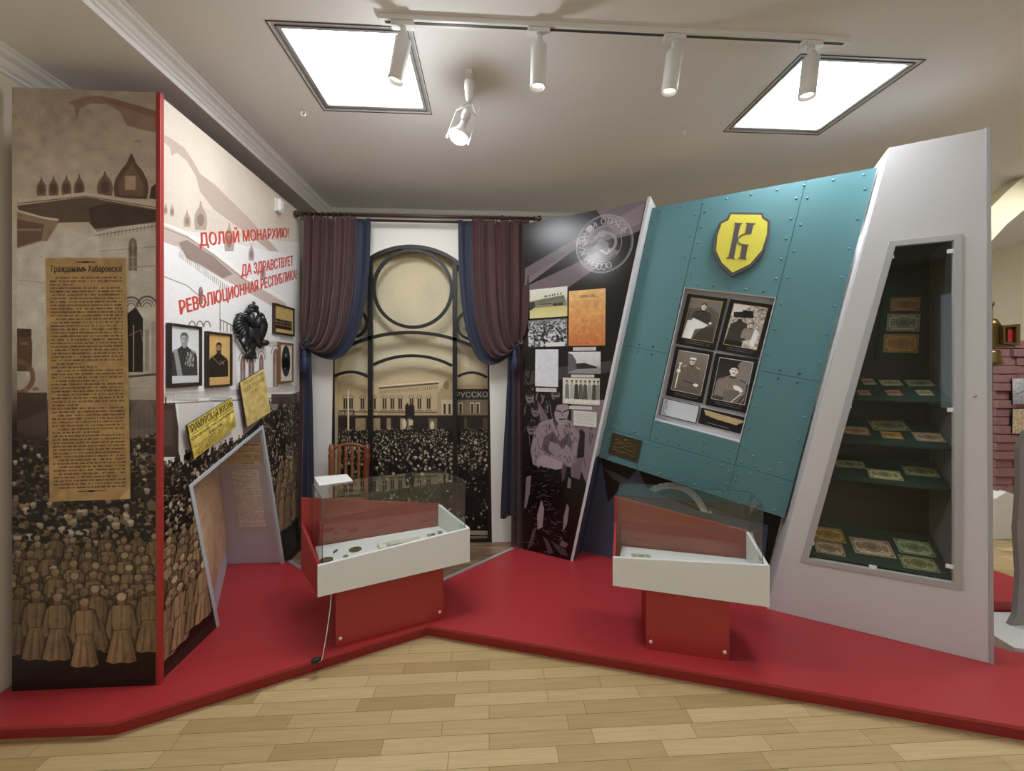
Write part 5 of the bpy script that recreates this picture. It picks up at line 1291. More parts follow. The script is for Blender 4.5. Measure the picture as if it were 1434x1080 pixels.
# torso
c3.poly([(768, 588), (755, 592), (748, 606), (743, 630), (746, 650), (755, 655), (763, 643), (790, 652), (800, 655), (806, 640), (812, 610), (800, 590), (786, 584)], (146, 130, 140))
for i in range(110):
    x = sn.uniform(746, 808); y = sn.uniform(592, 648); c3.line([(x, y), (x + sn.uniform(-3, 3), y + sn.uniform(2, 9))], sn.uniform(.5, 1.4), (54, 46, 54), .6)
c3.poly([(762, 612), (775, 604), (784, 618), (796, 606), (802, 620), (794, 632), (785, 628), (778, 640), (766, 634), (758, 630)], (40, 34, 40), .5)
c3.poly([(770, 618), (782, 622), (790, 634), (778, 640), (768, 630)], (150, 134, 144), .9); c3.poly([(793, 622), (798, 628), (790, 640), (786, 634)], (150, 134, 144), .9)
c3.poly([(751, 648), (754, 641), (762, 637), (787, 647), (788, 656), (780, 658), (760, 654)], (166, 150, 160))
c3.poly([(790, 648), (794, 652), (792, 668), (787, 676), (786, 660)], (96, 84, 92), .8); c3.poly([(796, 668), (800, 672), (799, 684), (794, 684)], PURP, .8)
c3.poly([(798, 645), (818, 640), (812, 672), (800, 668)], (136, 120, 132), .8)
# head
c3.poly([(775, 572), (779, 562), (795, 562), (797, 578), (792, 592), (785, 596), (778, 590)], (154, 138, 148)); c3.poly([(772, 576), (774, 560), (784, 556), (798, 560), (799, 568), (792, 566), (780, 567), (777, 578)], (24, 20, 24))
c3.line([(779, 575), (786, 577)], 1.6, (20, 16, 20)); c3.line([(789, 577), (796, 574)], 1.6, (20, 16, 20)); c3.line([(787, 577), (788, 583)], 1, (60, 50, 60)); c3.line([(783, 587.5), (792, 587)], 1.5, (40, 32, 40)); c3.poly([(776, 584), (782, 594), (778, 598), (774, 590)], (40, 34, 40), .7)
c3.blur(1); c3.noise(.06, 2)
mb = MB(); mb.prism(FF, [(.03, .0703), (.428, .0703), (.955, 2.602), (.03, 2.602)], -.018, 0)
o = mb.build('photo_mural', [c3.material('soldier_mural_print', .24, .42), m_black], uv=c3.uvp); tag(o, 'dark glossy purple-toned mural with standing soldier and round seal, beside the curtain', 'mural')
# prints on it
def p_train(cv):
    vgrad(cv, 0, [(0, (214, 214, 204)), (.35, (206, 206, 190)), (.62, (120, 116, 92)), (.66, (196, 186, 124)), (1, (214, 206, 150))])
    cv.poly([(0, .42), (.3, .36), (.92, .28), (.96, .52), (.9, .58), (.3, .56), (0, .6)], (112, 108, 92)); cv.poly([(0, .45), (.12, .42), (.16, .6), (.04, .72), (0, .7)], (50, 48, 40)); 
    for x in (.66, .72, .80, .86): cv.ell(x, .58, .035, .05, (40, 36, 32))
    for x in (.42, .47, .55, .62, .68, .76, .84): cv.ell(x, .28 - (x - .4) * .12, .018, .04, (70, 66, 56))
    cv.line([(.3, .44), (.93, .36)], .012, (60, 58, 50)); cv.rect(.3, .52, .6, .55, (60, 56, 48)); cv.noise(.06, 3)
def p_crowdpic(dark=(20, 20, 22), light=(206, 206, 208), n=420, sky=None):
    def f(cv):
        r = random.Random(n); cv.A[:] = hexc((120, 120, 122))
        for i in range(n):
            x, y = r.random(), r.random(); s_ = .012 + .03 * y; cv.ell(x, y, s_ * 1.1, s_ * 1.7, r.choice([dark, light, (90, 90, 92), light, dark]), .9, None, r.uniform(-1, 1), 7)
        cv.rect(.46, .85, .95, 1, (216, 214, 212)); cv.blur(1)
    return f
def p_order(cv):
    vgrad(cv, 0, [(0, (222, 178, 112)), (.4, (214, 156, 90)), (1, (196, 116, 66))]); cv.noise(.05, 30)
    cv.text('ПРИКАЗЪ', [(.28, .09), (.72, .09), (.72, .14), (.28, .14)], (90, 58, 30), .8, None, .02); cv.line([(.04, .2), (.96, .2)], .004, (120, 80, 44), .7); cv.lines(.06, .23, .96, .5, 12, (150, 96, 50), .45, .4, 4)
    r = random.Random(5)
    for i in range(220):
        x, y = r.uniform(.03, .95), r.uniform(.52, .97); cv.line([(x, y), (x + r.uniform(.01, .07), y + r.uniform(-.02, .02))], .004, (120, 66, 34), .5)
    cv.noise(.05, 3)
def p_blank(cv): cv.A[:] = hexc((214, 216, 224)); cv.noise(.02, 30); cv.lines(.1, .05, .9, .6, 18, (170, 172, 184), .4, .4, 6)
def p_station(cv):
    vgrad(cv, 0, [(0, (214, 212, 216)), (.6, (196, 194, 198)), (.72, (150, 146, 148)), (1, (136, 132, 136))])
    cv.poly([(0, .05), (.14, .12), (.26, .40), (.28, .8), (0, .95)], (96, 90, 96)); cv.poly([(.25, .55), (.5, .50), (.9, .68), (.9, .74), (.28, .80)], (44, 40, 44)); cv.noise(.12, 3)
def p_men(cv):
    cv.A[:] = hexc((206, 204, 192)); 
    for i, (x, c) in enumerate(((.12, 120), (.26, 170), (.38, 60), (.5, 90), (.62, 80), (.74, 150), (.86, 70), (.96, 130))):
        cv.poly([(x - .06, .82), (x - .05, .28), (x, .2), (x + .05, .28), (x + .07, .82)], (c, c, c - 6)); cv.ell(x, .17, .028, .07, (170, 160, 148)); cv.ell(x, .12, .03, .035, (60, 56, 54)); cv.rect(x - .04, .80, x - .01, .95, (230, 228, 220)); cv.rect(x + .01, .80, x + .04, .95, (230, 228, 220))
    cv.noise(.07, 2.5)
def p_textcard(cv): cv.A[:] = hexc((206, 206, 200)); cv.lines(.08, .1, .92, .9, 8, (110, 110, 106), .6, .45, 12)
DM = [('photograph', [(742, 406), (794.5, 401), (794, 442.5), (741.5, 446.5)], p_train, 'photograph of an armoured train on a light ground, topmost left on the dark mural', 'photograph'),
      ('photograph', [(740, 449), (794, 446), (793.5, 484.5), (739.5, 486.5)], p_crowdpic(), 'black and white crowd photograph right below the armoured train picture', 'photograph'),
      ('order_sheet', [(797, 408), (848, 403.5), (847, 484), (796, 484.5)], p_order, 'orange-brown aged order sheet, largest print on the dark mural', 'paper sheet'),
      ('paper_sheet', [(750, 489.5), (782, 489.5), (781, 542), (749, 541)], p_blank, 'nearly blank white sheet under the crowd photograph', 'paper sheet'),
      ('photograph', [(796, 493), (841.5, 492.5), (840, 524), (795, 523)], p_station, 'grey landscape photograph below the orange order sheet', 'photograph'),
      ('photograph', [(789, 529), (840, 530), (839, 568), (787, 565)], p_men, 'group photograph of standing men in coats, lowest photo on the dark mural', 'photograph'),
      ('text_card', [(803, 575), (836, 578), (834.5, 598.5), (803, 596)], p_textcard, 'pale text card lowest on the dark mural, next to the white fin', 'text card')]
for nm, q, pt, lab, cat in DM: sheet(nm, FF, q, .0008, .006, 1500, pt, m_paperback, lab, cat, 'prints on the dark mural', rough=.4)
for q, lab in (([(802.5, 486.5), (834.5, 486), (834.5, 491), (802.5, 491.5)], 'caption strip under the orange order sheet'), ([(750.5, 543), (779, 544), (779, 549), (750.5, 548.5)], 'caption strip under the blank white sheet'),
               ([(800, 524.5), (832, 525), (832, 528.5), (800, 528.5)], 'caption strip under the grey landscape photograph'), ([(797, 568.5), (829, 570), (829, 574), (797, 573)], 'caption strip under the group photograph of men in coats')):
    sheet('caption_strip', FF, q, .0008, .004, 1200, p_label, m_label, lab, 'caption strip', 'caption strips on the dark mural')

# white slanted fin between dark mural and teal panel
r = thing('slanted_fin', tin(.41, .1), 'white slanted divider board with a navy lower half between dark mural and teal panel', 'divider board')
def tilt_poly(fr0, pts): return pts
a0_, a1_ = .400, .420
def ground(a, z): # tilted b of height z at tilted a on the wall
    return (z - a * -math.sin(math.radians(12))) / math.cos(math.radians(12)) if False else (z + a * math.sin(math.radians(12))) / math.cos(math.radians(12))
# check of the frame: world z of (a,b) = -a sin12 + b cos12
FT12 = FF.sub(0, 12)
tb = ground(.41, 2.625)
y_nav = FT12.hit(833, 641)[1]
mb = MB(); mb.prism(FT12, [(a0_, y_nav), (a1_, y_nav), (a1_, ground(a1_, 2.625)), (a0_, ground(a0_, 2.625))], -.205, .004); mb.build('upper_board', m_grey, r, bevel=.001)
mb = MB(); mb.prism(FT12, [(a0_, ground(a0_, .0704)), (a1_, ground(a1_, .0704)), (a1_, y_nav), (a0_, y_nav)], -.205, 0); mb.build('lower_board', m_navy, r)
mb = MB(); mb.prism(FT12, [(a0_, ground(a0_, .0704)), (a1_, ground(a1_, .0704)), (a1_, y_nav), (a0_, y_nav)], .0002, .004); mb.build('front_edge', m_grey, r)

# ================================================================== TEAL ARMOURED PANEL
tl, tr_ = .4225, 1.574; gb, bt = 1.163, .938; s1_, s2_, hs = .733, 1.263, 1.7715
wx0, wx1, wy0, wy1 = .738, 1.260, 1.308, 2.222
topz = 2.585
r = thing('armour_panel', TF.w(1.0, 1.0), 'teal riveted leaning panel like an armoured wagon side with shield emblem', 'display panel')
def tz(a): return ground(a, topz)
g = .0016
mb = MB(); mb.prism(TF, [(tl, bt), (tr_, bt), (tr_, tz(tr_)), (tl, tz(tl))], -.026, -.004, holes=[[(wx0, wy0), (wx1, wy0), (wx1, wy1), (wx0, wy1)]], mf=0, ms=0)
mb.build('backing_board', mat('teal_paint_groove', (30, 70, 76), .5), r)
def tplate(pts): 
    mb = MB(); mb.prism(TF, pts, -.0039, 0, mf=0, ms=0); return mb
PL = [[(tl, gb + g), (s1_ - g, gb + g), (s1_ - g, hs - g), (tl, hs - g)], [(tl, hs + g), (s1_ - g, hs + g), (s1_ - g, tz(s1_)), (tl, tz(tl))],
      [(s1_ + g, wy1), (s2_ - g, wy1), (s2_ - g, tz(s2_)), (s1_ + g, tz(s1_))], [(s1_ + g, gb + g), (s2_ - g, gb + g), (s2_ - g, wy0), (s1_ + g, wy0)],
      [(s2_ + g, gb + g), (tr_, gb + g), (tr_, hs - g), (s2_ + g, hs - g)], [(s2_ + g, hs + g), (tr_, hs + g), (tr_, tz(tr_)), (s2_ + g, tz(s2_))]]
PM = [(p, tplate(p)) for p in PL]
mb = MB(); mb.prism(TF, [(tl, bt), (s1_ - .04, bt), (s1_ - .04, gb - g), (tl, gb - g)], -.0039, .006); mb.prism(TF, [(s1_ - .04 + .002, bt), (s2_, bt), (s2_, gb - g), (s1_ - .038, gb - g)], -.0039, .006); mb.prism(TF, [(s2_ + .002, bt), (tr_, bt), (tr_, gb - g), (s2_ + .002, gb - g)], -.0039, .006)
band = mb
def riv(a, b, c=0.0):
    mb = band
    if c == 0:
        for p, q in PM:
            if p[0][0] < a < p[1][0] and p[0][1] < b < max(p[2][1], p[3][1]): mb = q
    mb.lathe(TF.w(a, b, c - .0004), TF.N, [(.0078, 0), (.0068, .0026), (.0042, .0046), (.0006, .0054)], 8)
def rline(a0, b0, a1, b1, n, c=0.0):
    for i in range(n): t = (i + .5) / n; riv(a0 + (a1 - a0) * t, b0 + (b1 - b0) * t, c)
for x0, x1 in ((tl, s1_), (s2_, tr_)):
    for b0, b1 in ((gb, hs), (hs, None)):
        t0 = b1 or min(tz(x0), tz(x1)) - .02
        for x in (x0 + .028, x1 - .028):
            if b1 is None: rline(x, b0 + .03, x, tz(x) - .03, 7)
            else: rline(x, b0 + .05, x, b1 - .02, 4)
        rline(x0 + .06, hs + .026, x1 - .06, hs + .026, 2); rline(x0 + .06, hs - .026, x1 - .06, hs - .026, 2)
for x in (s1_ + .026, s2_ - .026): rline(x, wy1 + .05, x, tz(x) - .04, 5)
rline(s1_ + .03, wy1 + .028, s2_ - .03, wy1 + .028, 5)
for i in range(9):
    a = tl + .05 + i * (tr_ - tl - .1) / 8; riv(a, tz(a) - .028)
rline(tl + .02, gb + .028, tr_ - .02, gb + .028, 15); rline(tl + .02, gb + .085, tr_ - .02, gb + .085, 8)
rline(tl + .02, gb - .028, tr_ - .02, gb - .028, 14, .006); rline(tl + .02, bt + .026, tr_ - .02, bt + .026, 15, .006)
for x in (s2_ - .022, s2_ + .024, s1_ - .064): rline(x, bt + .03, x, gb - .03, 4, .006)
for p, q in PM: q.build('plate', m_teal, r)
band.build('lower_band', m_teal, r)
# window box
rb = thing('photo_window', TF.w(.99, wy0), 'slanted pale grey recessed window in the teal panel holding four portraits', 'display window')
wd = -.085
for nm, q in (('left_reveal', [(wx0 + .0005, wy0), (wx0 + .004, wy0), (wx0 + .004, wy1), (wx0 + .0005, wy1)]), ('right_reveal', [(wx1 - .004, wy0), (wx1 - .0005, wy0), (wx1 - .0005, wy1), (wx1 - .004, wy1)]),
              ('top_reveal', [(wx0 + .004, wy1 - .004), (wx1 - .004, wy1 - .004), (wx1 - .004, wy1 - .0005), (wx0 + .004, wy1 - .0005)]), ('sill', [(wx0 + .004, wy0 + .0005), (wx1 - .004, wy0 + .0005), (wx1 - .004, wy0 + .004), (wx0 + .004, wy0 + .004)])):
    mb = MB(); mb.prism(TF, q, wd, -.0005); mb.build(nm, m_grey, rb)
mb = MB(); mb.box(TF, wx0 - .01, wx1 + .01, wy0 - .01, wy1 + .01, wd - .012, wd); mb.build('back_board', m_grey, rb)
def p_photo(border, paintbust):
    def f(cv):
        cv.A[:] = hexc((14, 14, 18)); cv.rect(.11, .065, .91, .865, border); 
        sub = Cv(cv.fr, 0, cv.w * .78, 0, cv.h * .78, 1, (90, 86, 82)); sub.mode = 'uv'; paintbust(sub)
        x0 = int(cv.w * .12); y0 = int(cv.h * .145); sub.A = np.clip((sub.A - .32) * 1.45 + .38, .03, .97); sub.noise(.05, 3); sub.blur(1)
        cv.A[y0:y0 + sub.h, x0:x0 + sub.w] = sub.A[:cv.h - y0, :cv.w - x0]
        cv.lines(.22, .895, .84, .965, 2, (190, 190, 190), .8, .5, 5, 0)
    return f
def pa(cv):
    vgrad(cv, 0, [(0, (96, 92, 88)), (1, (70, 66, 62))]); cv.poly([(0, 0), (1, 0), (1, .3), (.7, .15), (0, .25)], (120, 116, 108), .6)
    bust(cv, .47, .17, .17, (60, 56, 52), (196, 188, 176), (60, 54, 48), seed=9, moust=True)
    cv.poly([(.05, .55), (.35, .5), (.75, .60), (.55, .72), (.3, 1), (0, 1)], (206, 200, 188)); cv.ell(.25, .52, .07, .04, (206, 196, 182)); cv.ell(.78, .55, .05, .03, (200, 190, 176)); cv.poly([(.35, .75), (.9, .62), (1, 1), (.3, 1)], (60, 56, 52), .8)
def pb(cv):
    cv.A[:] = hexc((150, 146, 138)); cv.noise(.2, 14); cv.poly([(0, .3), (.4, .1), (.5, .0), (0, 0)], (200, 196, 186)); cv.poly([(.3, .12), (.62, .12), (.68, .28), (.4, .3)], (24, 22, 22)); cv.poly([(.05, .2), (.32, .16), (.4, .30), (.1, .32)], (40, 38, 36))
    bust(cv, .30, .42, .14, (44, 40, 38), (120, 112, 102), (28, 24, 22), seed=5, moust=False); cv.poly([(.05, .5), (.3, .36), (.55, .45), (.62, .8), (.3, 1), (0, 1)], (58, 54, 50)); bust(cv, .68, .45, .13, (120, 114, 104), (186, 178, 166), (50, 46, 42), seed=7); cv.poly([(.8, .5), (.95, .6), (.9, .95), (.75, .9)], (220, 214, 204)); cv.rect(0, .88, .55, 1, (34, 30, 28))
def pc(cv):
    vgrad(cv, 0, [(0, (110, 104, 96)), (1, (84, 78, 72))]); bust(cv, .52, .22, .17, (92, 86, 78), (186, 176, 162), (40, 36, 32), hat=(206, 200, 188), epaul=(176, 168, 154), seed=11)
    cv.line([(.34, .72), (.72, .76)], .03, (60, 54, 50)); cv.ell(.78, .78, .09, .04, (200, 190, 176)); cv.line([(.13, .32), (.12, .95)], .04, (196, 186, 170)); cv.ell(.12, .50, .07, .05, (200, 190, 176)); cv.ell(.14, .31, .06, .03, (190, 182, 168))
def pd(cv):
    vgrad(cv, 0, [(0, (40, 36, 34)), (1, (66, 60, 56))]); cv.ell(.85, .25, .3, .3, (140, 134, 126), .7); bust(cv, .50, .26, .25, (110, 104, 96), (206, 196, 182), (36, 32, 30), seed=12, bald=False, epaul=(70, 64, 60))
    cv.ell(.72, .66, .16, .06, (206, 196, 182), 1, None, .3); cv.poly([(.3, .75), (.75, .7), (.95, .9), (.9, 1), (.35, 1)], (96, 90, 84)); cv.line([(.85, .75), (.6, 1)], .02, (200, 194, 184)); cv.line([(.95, .78), (.8, 1)], .03, (20, 18, 18))
W4 = [([(961.7, 410), (1017.7, 419.3), (1002.5, 490.2), (947.5, 482.5)], p_photo((206, 176, 66), pa), 'gold-bordered portrait of a seated man, top left of the slanted window'),
      ([(1021.8, 417.3), (1080, 428), (1065, 500.8), (1005, 492)], p_photo((206, 176, 66), pb), 'gold-bordered photograph of two men in caps, top right of the slanted window'),
      ([(946, 484.8), (1000.5, 493), (983, 565), (932.2, 553.7)], p_photo((220, 220, 220), pc), 'white-bordered portrait of an officer in a pale cap holding a sabre'),
      ([(1003, 494.5), (1062.5, 503.4), (1045.8, 578.8), (987.2, 567)], p_photo((220, 220, 220), pd), 'white-bordered close portrait of a moustached man leaning on his hand')]
for q, pt, lab in W4: sheet('portrait_board', TF, q, wd + .012, .008, 1500, pt, m_black, lab, 'portrait', 'portrait boards in the slanted window', rough=.35)
def p_we(cv): cv.A[:] = hexc((18, 18, 20)); cv.rect(.02, .03, .98, .96, (206, 210, 218)); r = random.Random(3); [cv.ell(r.uniform(.04, .14), r.uniform(.1, .9), .01, .02, (60, 60, 66), .8, None, 0, 6) for i in range(40)]
def p_tx(cv):
    cv.A[:] = hexc((16, 14, 16)); cv.poly([(.06, .08), (.97, .2), (.97, .32), (.9, .45), (.85, .56), (.4, .5), (.12, .38)], (206, 182, 136)); cv.lines(.14, .13, .94, .5, 5, (110, 90, 60), .5, .5, 3); cv.line([(.2, .82), (.7, .86)], .025, (200, 200, 200), .8)
sheet('text_board', TF, [(928.5, 557), (980, 569), (975, 593.4), (924, 581.2)], None and 0 or wd + .012, .008, 1500, p_we, m_black, 'white blank text board at the lower left of the slanted window', 'text board', 'text boards in the slanted window')
sheet('text_board', TF, [(982.7, 571), (1043.6, 584.9), (1038.7, 608), (978, 593)], wd + .012, .008, 1500, p_tx, m_black, 'black text board with torn tan paper at the lower right of the slanted window', 'text board', 'text boards in the slanted window')
# shield
S0 = [TF.hit(x, y, .03) for x, y in ((1022, 297), (1069, 297.6), (1070.5, 303), (1079, 308.5), (1078, 328), (1070, 353), (1052, 374), (1024.5, 387.5), (1008, 372), (999, 353), (1001, 330), (1007.5, 311), (1018, 306))]
r = thing('shield_emblem', TF.w(*TF.hit(1024, 387), .001), 'yellow shield emblem with grey letters on the upper part of the teal panel', 'emblem')
scx = sum(p[0] for p in S0) / len(S0); scy = sum(p[1] for p in S0) / len(S0)
def inn(k): return [(scx + (p[0] - scx) * k, scy + (p[1] - scy) * k) for p in S0]
cc = S0[::-1]
mb = MB(); mb.prism(TF, cc, .001, .028); mb.build('rim', mat('shield_rim', (84, 80, 84), .4), r, bevel=.002)
mb = MB(); mb.prism(TF, inn(.90)[::-1], .0281, .031); mb.build('face', mat('shield_yellow', (214, 206, 80), .4), r, bevel=.001)
m_let = mat('shield_letter', (84, 76, 80), .45)
def fp(pts): return [TF.hit(x, y, .032) for x, y in pts]
def ccwp(p): return p if sum(p[i][0] * p[(i + 1) % len(p)][1] - p[(i + 1) % len(p)][0] * p[i][1] for i in range(len(p))) > 0 else p[::-1]
mb = MB()
lt = lambda x, y: (820 + x * .2929, 220 + y * .2929)
for pts in ([(712, 314), (750, 316), (748, 322), (740, 322), (710, 482), (716, 488), (672, 485), (676, 480), (684, 478), (716, 322), (711, 320)], [(768, 314), (812, 317), (810, 323), (802, 324), (794, 362), (762, 364), (772, 322), (767, 320)],
            [(748, 422), (776, 422), (766, 483), (770, 490), (728, 487), (732, 482), (738, 480)]):
    mb.prism(TF, ccwp(fp([lt(*p) for p in pts])), .0311, .034)
arcp = [(793, 362), (765, 363), (740, 374), (724, 392), (726, 408), (744, 420), (782, 423)]; arci = [(780, 419), (748, 416), (731, 406), (730, 393), (744, 378), (766, 368), (793, 366)]
mb.prism(TF, ccwp(fp([lt(*p) for p in arcp + arci])), .0311, .034); mb.build('monogram', m_let, r)
# bronze plaque
r = thing('bronze_plaque', TF.w(.58, 1.0, .006), 'dark bronze relief plaque at the lower left of the teal panel', 'plaque')
Q = [TF.hit(x, y, .018) for x, y in ((857, 606.5), (898.5, 617), (892, 647.8), (852, 635))]; a0 = (Q[0][0] + Q[3][0]) / 2; a1 = (Q[1][0] + Q[2][0]) / 2; b1 = (Q[0][1] + Q[1][1]) / 2; b0 = (Q[2][1] + Q[3][1]) / 2
mb = MB(); mb.box(TF, a0, a1, b0, b1, .0062, .014); mb.prism(TF, [(a0, b0), (a1, b0), (a1, b1), (a0, b1)], .014, .018, holes=[[(a0 + .008, b0 + .008), (a1 - .008, b0 + .008), (a1 - .008, b1 - .008), (a0 + .008, b1 - .008)]], mf=0, ms=0); mb.build('plate', m_bronze, r)
mb = MB(); w_, h_ = a1 - a0, b1 - b0; rr_ = random.Random(8)
for k in range(4):
    y = b0 + h_ * (.2 + .17 * k); mb.tube([TF.w(a0 + w_ * (.10 + .8 * i / 12), y + h_ * .04 * math.sin(i * 1.1 + k * 2) + (h_ * .05 * math.sin(PI * i / 12) if k < 3 else 0), .0145) for i in range(13)], .0026, 6)
for i in range(26): mb.ball(TF.w(a0 + w_ * rr_.uniform(.12, .88), b0 + h_ * rr_.uniform(.15, .85), .0145), rr_.uniform(.002, .005), nu=7, nv=5)
mb.ball(TF.w((a0 + a1) / 2, b1 - h_ * .18, .0145), .010, sc=(1.5, 1, 1), nu=10, nv=6); mb.build('relief', m_brass, r)

# lower recess: navy board, black board with wheel picture
FR_ = FF.sub(-.20)
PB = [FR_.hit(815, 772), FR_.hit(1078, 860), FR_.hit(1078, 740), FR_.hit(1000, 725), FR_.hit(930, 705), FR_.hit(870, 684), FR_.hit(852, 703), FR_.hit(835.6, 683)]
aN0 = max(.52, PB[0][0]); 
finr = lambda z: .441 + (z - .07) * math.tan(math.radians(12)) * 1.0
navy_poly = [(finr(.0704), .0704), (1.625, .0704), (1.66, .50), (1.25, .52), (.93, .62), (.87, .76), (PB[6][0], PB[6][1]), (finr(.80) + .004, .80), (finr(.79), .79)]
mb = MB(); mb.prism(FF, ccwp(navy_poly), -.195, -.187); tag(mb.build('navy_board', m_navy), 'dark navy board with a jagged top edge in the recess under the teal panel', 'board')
cR = Cv(FF.sub(-.20), .45, 2.1, .07, 1.25, 500, (12, 12, 13)); 
G_ = (112, 112, 118)
cR.poly([(843, 655), (862, 662), (916, 690), (905, 692), (860, 672)], G_, .6); cR.poly([(955, 700), (1000, 712), (1070, 738), (1070, 748), (1000, 724)], G_, .7); cR.poly([(1000, 705), (1040, 708), (1045, 730), (1010, 722)], (60, 60, 64), .7)
cR.ring(938, 738, 52, 58, 9, (200, 196, 192), .95); cR.line([(990, 718), (1000, 735)], 12, (200, 180, 170))
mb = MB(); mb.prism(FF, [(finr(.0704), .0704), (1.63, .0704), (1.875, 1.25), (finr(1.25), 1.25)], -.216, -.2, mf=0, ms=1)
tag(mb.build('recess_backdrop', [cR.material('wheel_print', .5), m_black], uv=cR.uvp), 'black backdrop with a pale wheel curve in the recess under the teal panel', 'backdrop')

# ================================================================== GREY CABINET TOWER
pl = lambda z: 1.637 + (z - .07) * (2.178 - 1.637) / (2.635 - .07)
r = thing('cabinet_tower', FF.w(2.1, .0704, 0), 'tall pale grey slanted tower with a glazed banknote cabinet, at the right', 'display cabinet', None)
OC = [(1.801, .384), (2.449, .398), (2.449, 2.147), (2.180, 2.150)]
x1 = 2.541
mb = MB(); mb.prism(FF, [(pl(.0704) + .002, .0704), (x1, .0704), (2.530, 2.64), (pl(2.64) + .002, 2.64)], -.018, 0, holes=[inset(OC, .012)], mf=0, ms=0); mb.build('front_board', m_grey, r, bevel=.0015)
mb = MB(); mb.prism(FF, [(pl(.0704), .0704), (pl(.0704) + .018, .0704), (pl(2.64) + .018, 2.64), (pl(2.64), 2.64)], -.36, -.0185); mb.build('left_side', m_grey, r)
mb = MB(); mb.prism(FF, [(x1 - .018, .0704), (x1 + .004, .0704), (2.534, 2.645), (2.512, 2.645)], -.36, -.0185); mb.build('right_side', m_grey, r)
mb = MB(); mb.prism(FF, [(x1, .0704), (x1 + .016, .0704), (2.546, 2.645), (2.530, 2.645)], -.018, .004); mb.build('corner_trim', mat('tower_trim', (168, 166, 168), .4), r, bevel=.001)
mb = MB(); mb.prism(FF, [(pl(2.62) + .02, 2.615), (2.51, 2.615), (2.51, 2.635), (pl(2.64) + .02, 2.635)], -.36, -.019); mb.build('top', m_grey, r)
oi = inset(OC, .030)
mb = MB(); mb.prism(FF, OC, .0003, .008, holes=[oi], mf=0, ms=0); mb.build('door_frame', mat('door_frame_grey', (176, 176, 178), .35, metal=.2), r, bevel=.002)
mb = MB(); o2 = inset(OC, .0125); mb.prism(FF, o2, -.017, .0, holes=[inset(OC, .030)], mf=0, ms=0); mb.build('door_rabbet', m_grey, r)
mb = MB(); p4_ = [FF.w(p[0], p[1], -.006) for p in inset(OC, .0295)]; mb.add(p4_, [[0, 1, 2, 3]]); mb.build('glass_pane', m_glasscab, r)
# interior lining
ci = inset(OC, .010)
dp = -.335
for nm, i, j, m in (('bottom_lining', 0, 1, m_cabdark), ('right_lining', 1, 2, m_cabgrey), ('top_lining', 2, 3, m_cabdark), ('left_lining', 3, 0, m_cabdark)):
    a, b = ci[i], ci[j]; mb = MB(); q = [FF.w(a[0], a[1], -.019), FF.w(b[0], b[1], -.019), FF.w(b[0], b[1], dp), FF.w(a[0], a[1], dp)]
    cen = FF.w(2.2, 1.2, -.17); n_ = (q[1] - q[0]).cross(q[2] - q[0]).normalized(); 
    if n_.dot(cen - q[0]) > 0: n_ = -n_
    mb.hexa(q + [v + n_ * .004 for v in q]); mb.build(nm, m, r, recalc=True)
mb = MB(); mb.prism(FF, [(p[0], p[1]) for p in inset(OC, .002)], dp - .006, dp); mb.build('back_lining', m_cabdark, r)
for (px, py) in ((1246, 360), (1332, 352), (1187, 569), (1332, 574), (1135, 760), (1330, 793), (1222, 794)):
    a, b = FF.hit(px, py, -.004)
    mb = MB(); mb.box(FF, a - .016, a + .016, b - .010, b + .010, -.004, .002); mb.build('glass_clip', m_gun, r, bevel=.001)
def leftedge(b): 
    t = (b - ci[0][1]) / (ci[3][1] - ci[0][1]); return ci[0][0] + (ci[3][0] - ci[0][0]) * t
NB = [tuple(min(250, v * 1.22) for v in c) for c in [(186, 150, 120), (196, 188, 150), (170, 178, 140), (200, 160, 90), (196, 176, 150), (150, 150, 110)]]
INK = [(120, 60, 50), (90, 80, 50), (50, 70, 50), (110, 70, 30), (110, 70, 60), (60, 56, 40)]
def shelf(b0, b1, c0, c1, notes, lab, nm='display_shelf'):
    """sloping cloth covered board from the front edge (b0 at c0) to the back (b1 at c1)"""
    a0 = leftedge(b0) + .012; a1 = 2.432; P0 = FF.w(a0, b0, c0); P1 = FF.w(a1, b0, c0); P2 = FF.w(a1, b1, c1); a0b = max(a0, leftedge(b1) + .012); P3 = FF.w(a0b, b1, c1)
    fr = fquad(P0, P1, FF.w(a0, b1, c1)); mb = MB(); mb.prism(fr, [fr.ab(P0), fr.ab(P1), fr.ab(P2), fr.ab(P3)], -.012, 0)
    tag(mb.build(nm, m_green, bevel=.001), lab, 'shelf', 'green cloth shelves inside the tower cabinet')
    for k, (q, ci_, lb) in enumerate(notes):
        sheet('banknote', fr, q, .0006, .0012, 1400, p_note(NB[ci_], INK[ci_], k), m_paperback, lb, 'banknote', 'banknotes in the tower cabinet', rough=.45)
L5 = lambda *p: [(1100 + p[i] * .25926, 320 + p[i + 1] * .25926) for i in range(0, 8, 2)]
L6 = lambda *p: [(1100 + p[i] * .27778, 560 + p[i + 1] * .27778) for i in range(0, 8, 2)]
shelf(1.318, 1.420, -.05, -.27, [(L5(510, 818, 622, 818, 630, 848, 516, 848), 1, 'cream banknote, middle of the upper row on the top green shelf'), (L5(646, 816, 790, 818, 804, 850, 662, 854), 2, 'green banknote, right of the upper row on the top green shelf'),
     (L5(388, 872, 452, 874, 460, 898, 394, 898), 0, 'small reddish note at the left front of the top green shelf'), (L5(542, 872, 622, 873, 627, 901, 550, 901), 0, 'small pinkish note at the middle front of the top green shelf'), (L5(704, 872, 788, 873, 796, 901, 716, 901), 1, 'small cream note at the right front of the top green shelf'),
     (L5(420, 812, 484, 812, 480, 842, 412, 842), 4, 'brown banknote, left of the upper row on the top green shelf')], 'topmost sloping green cloth shelf in the tower cabinet')
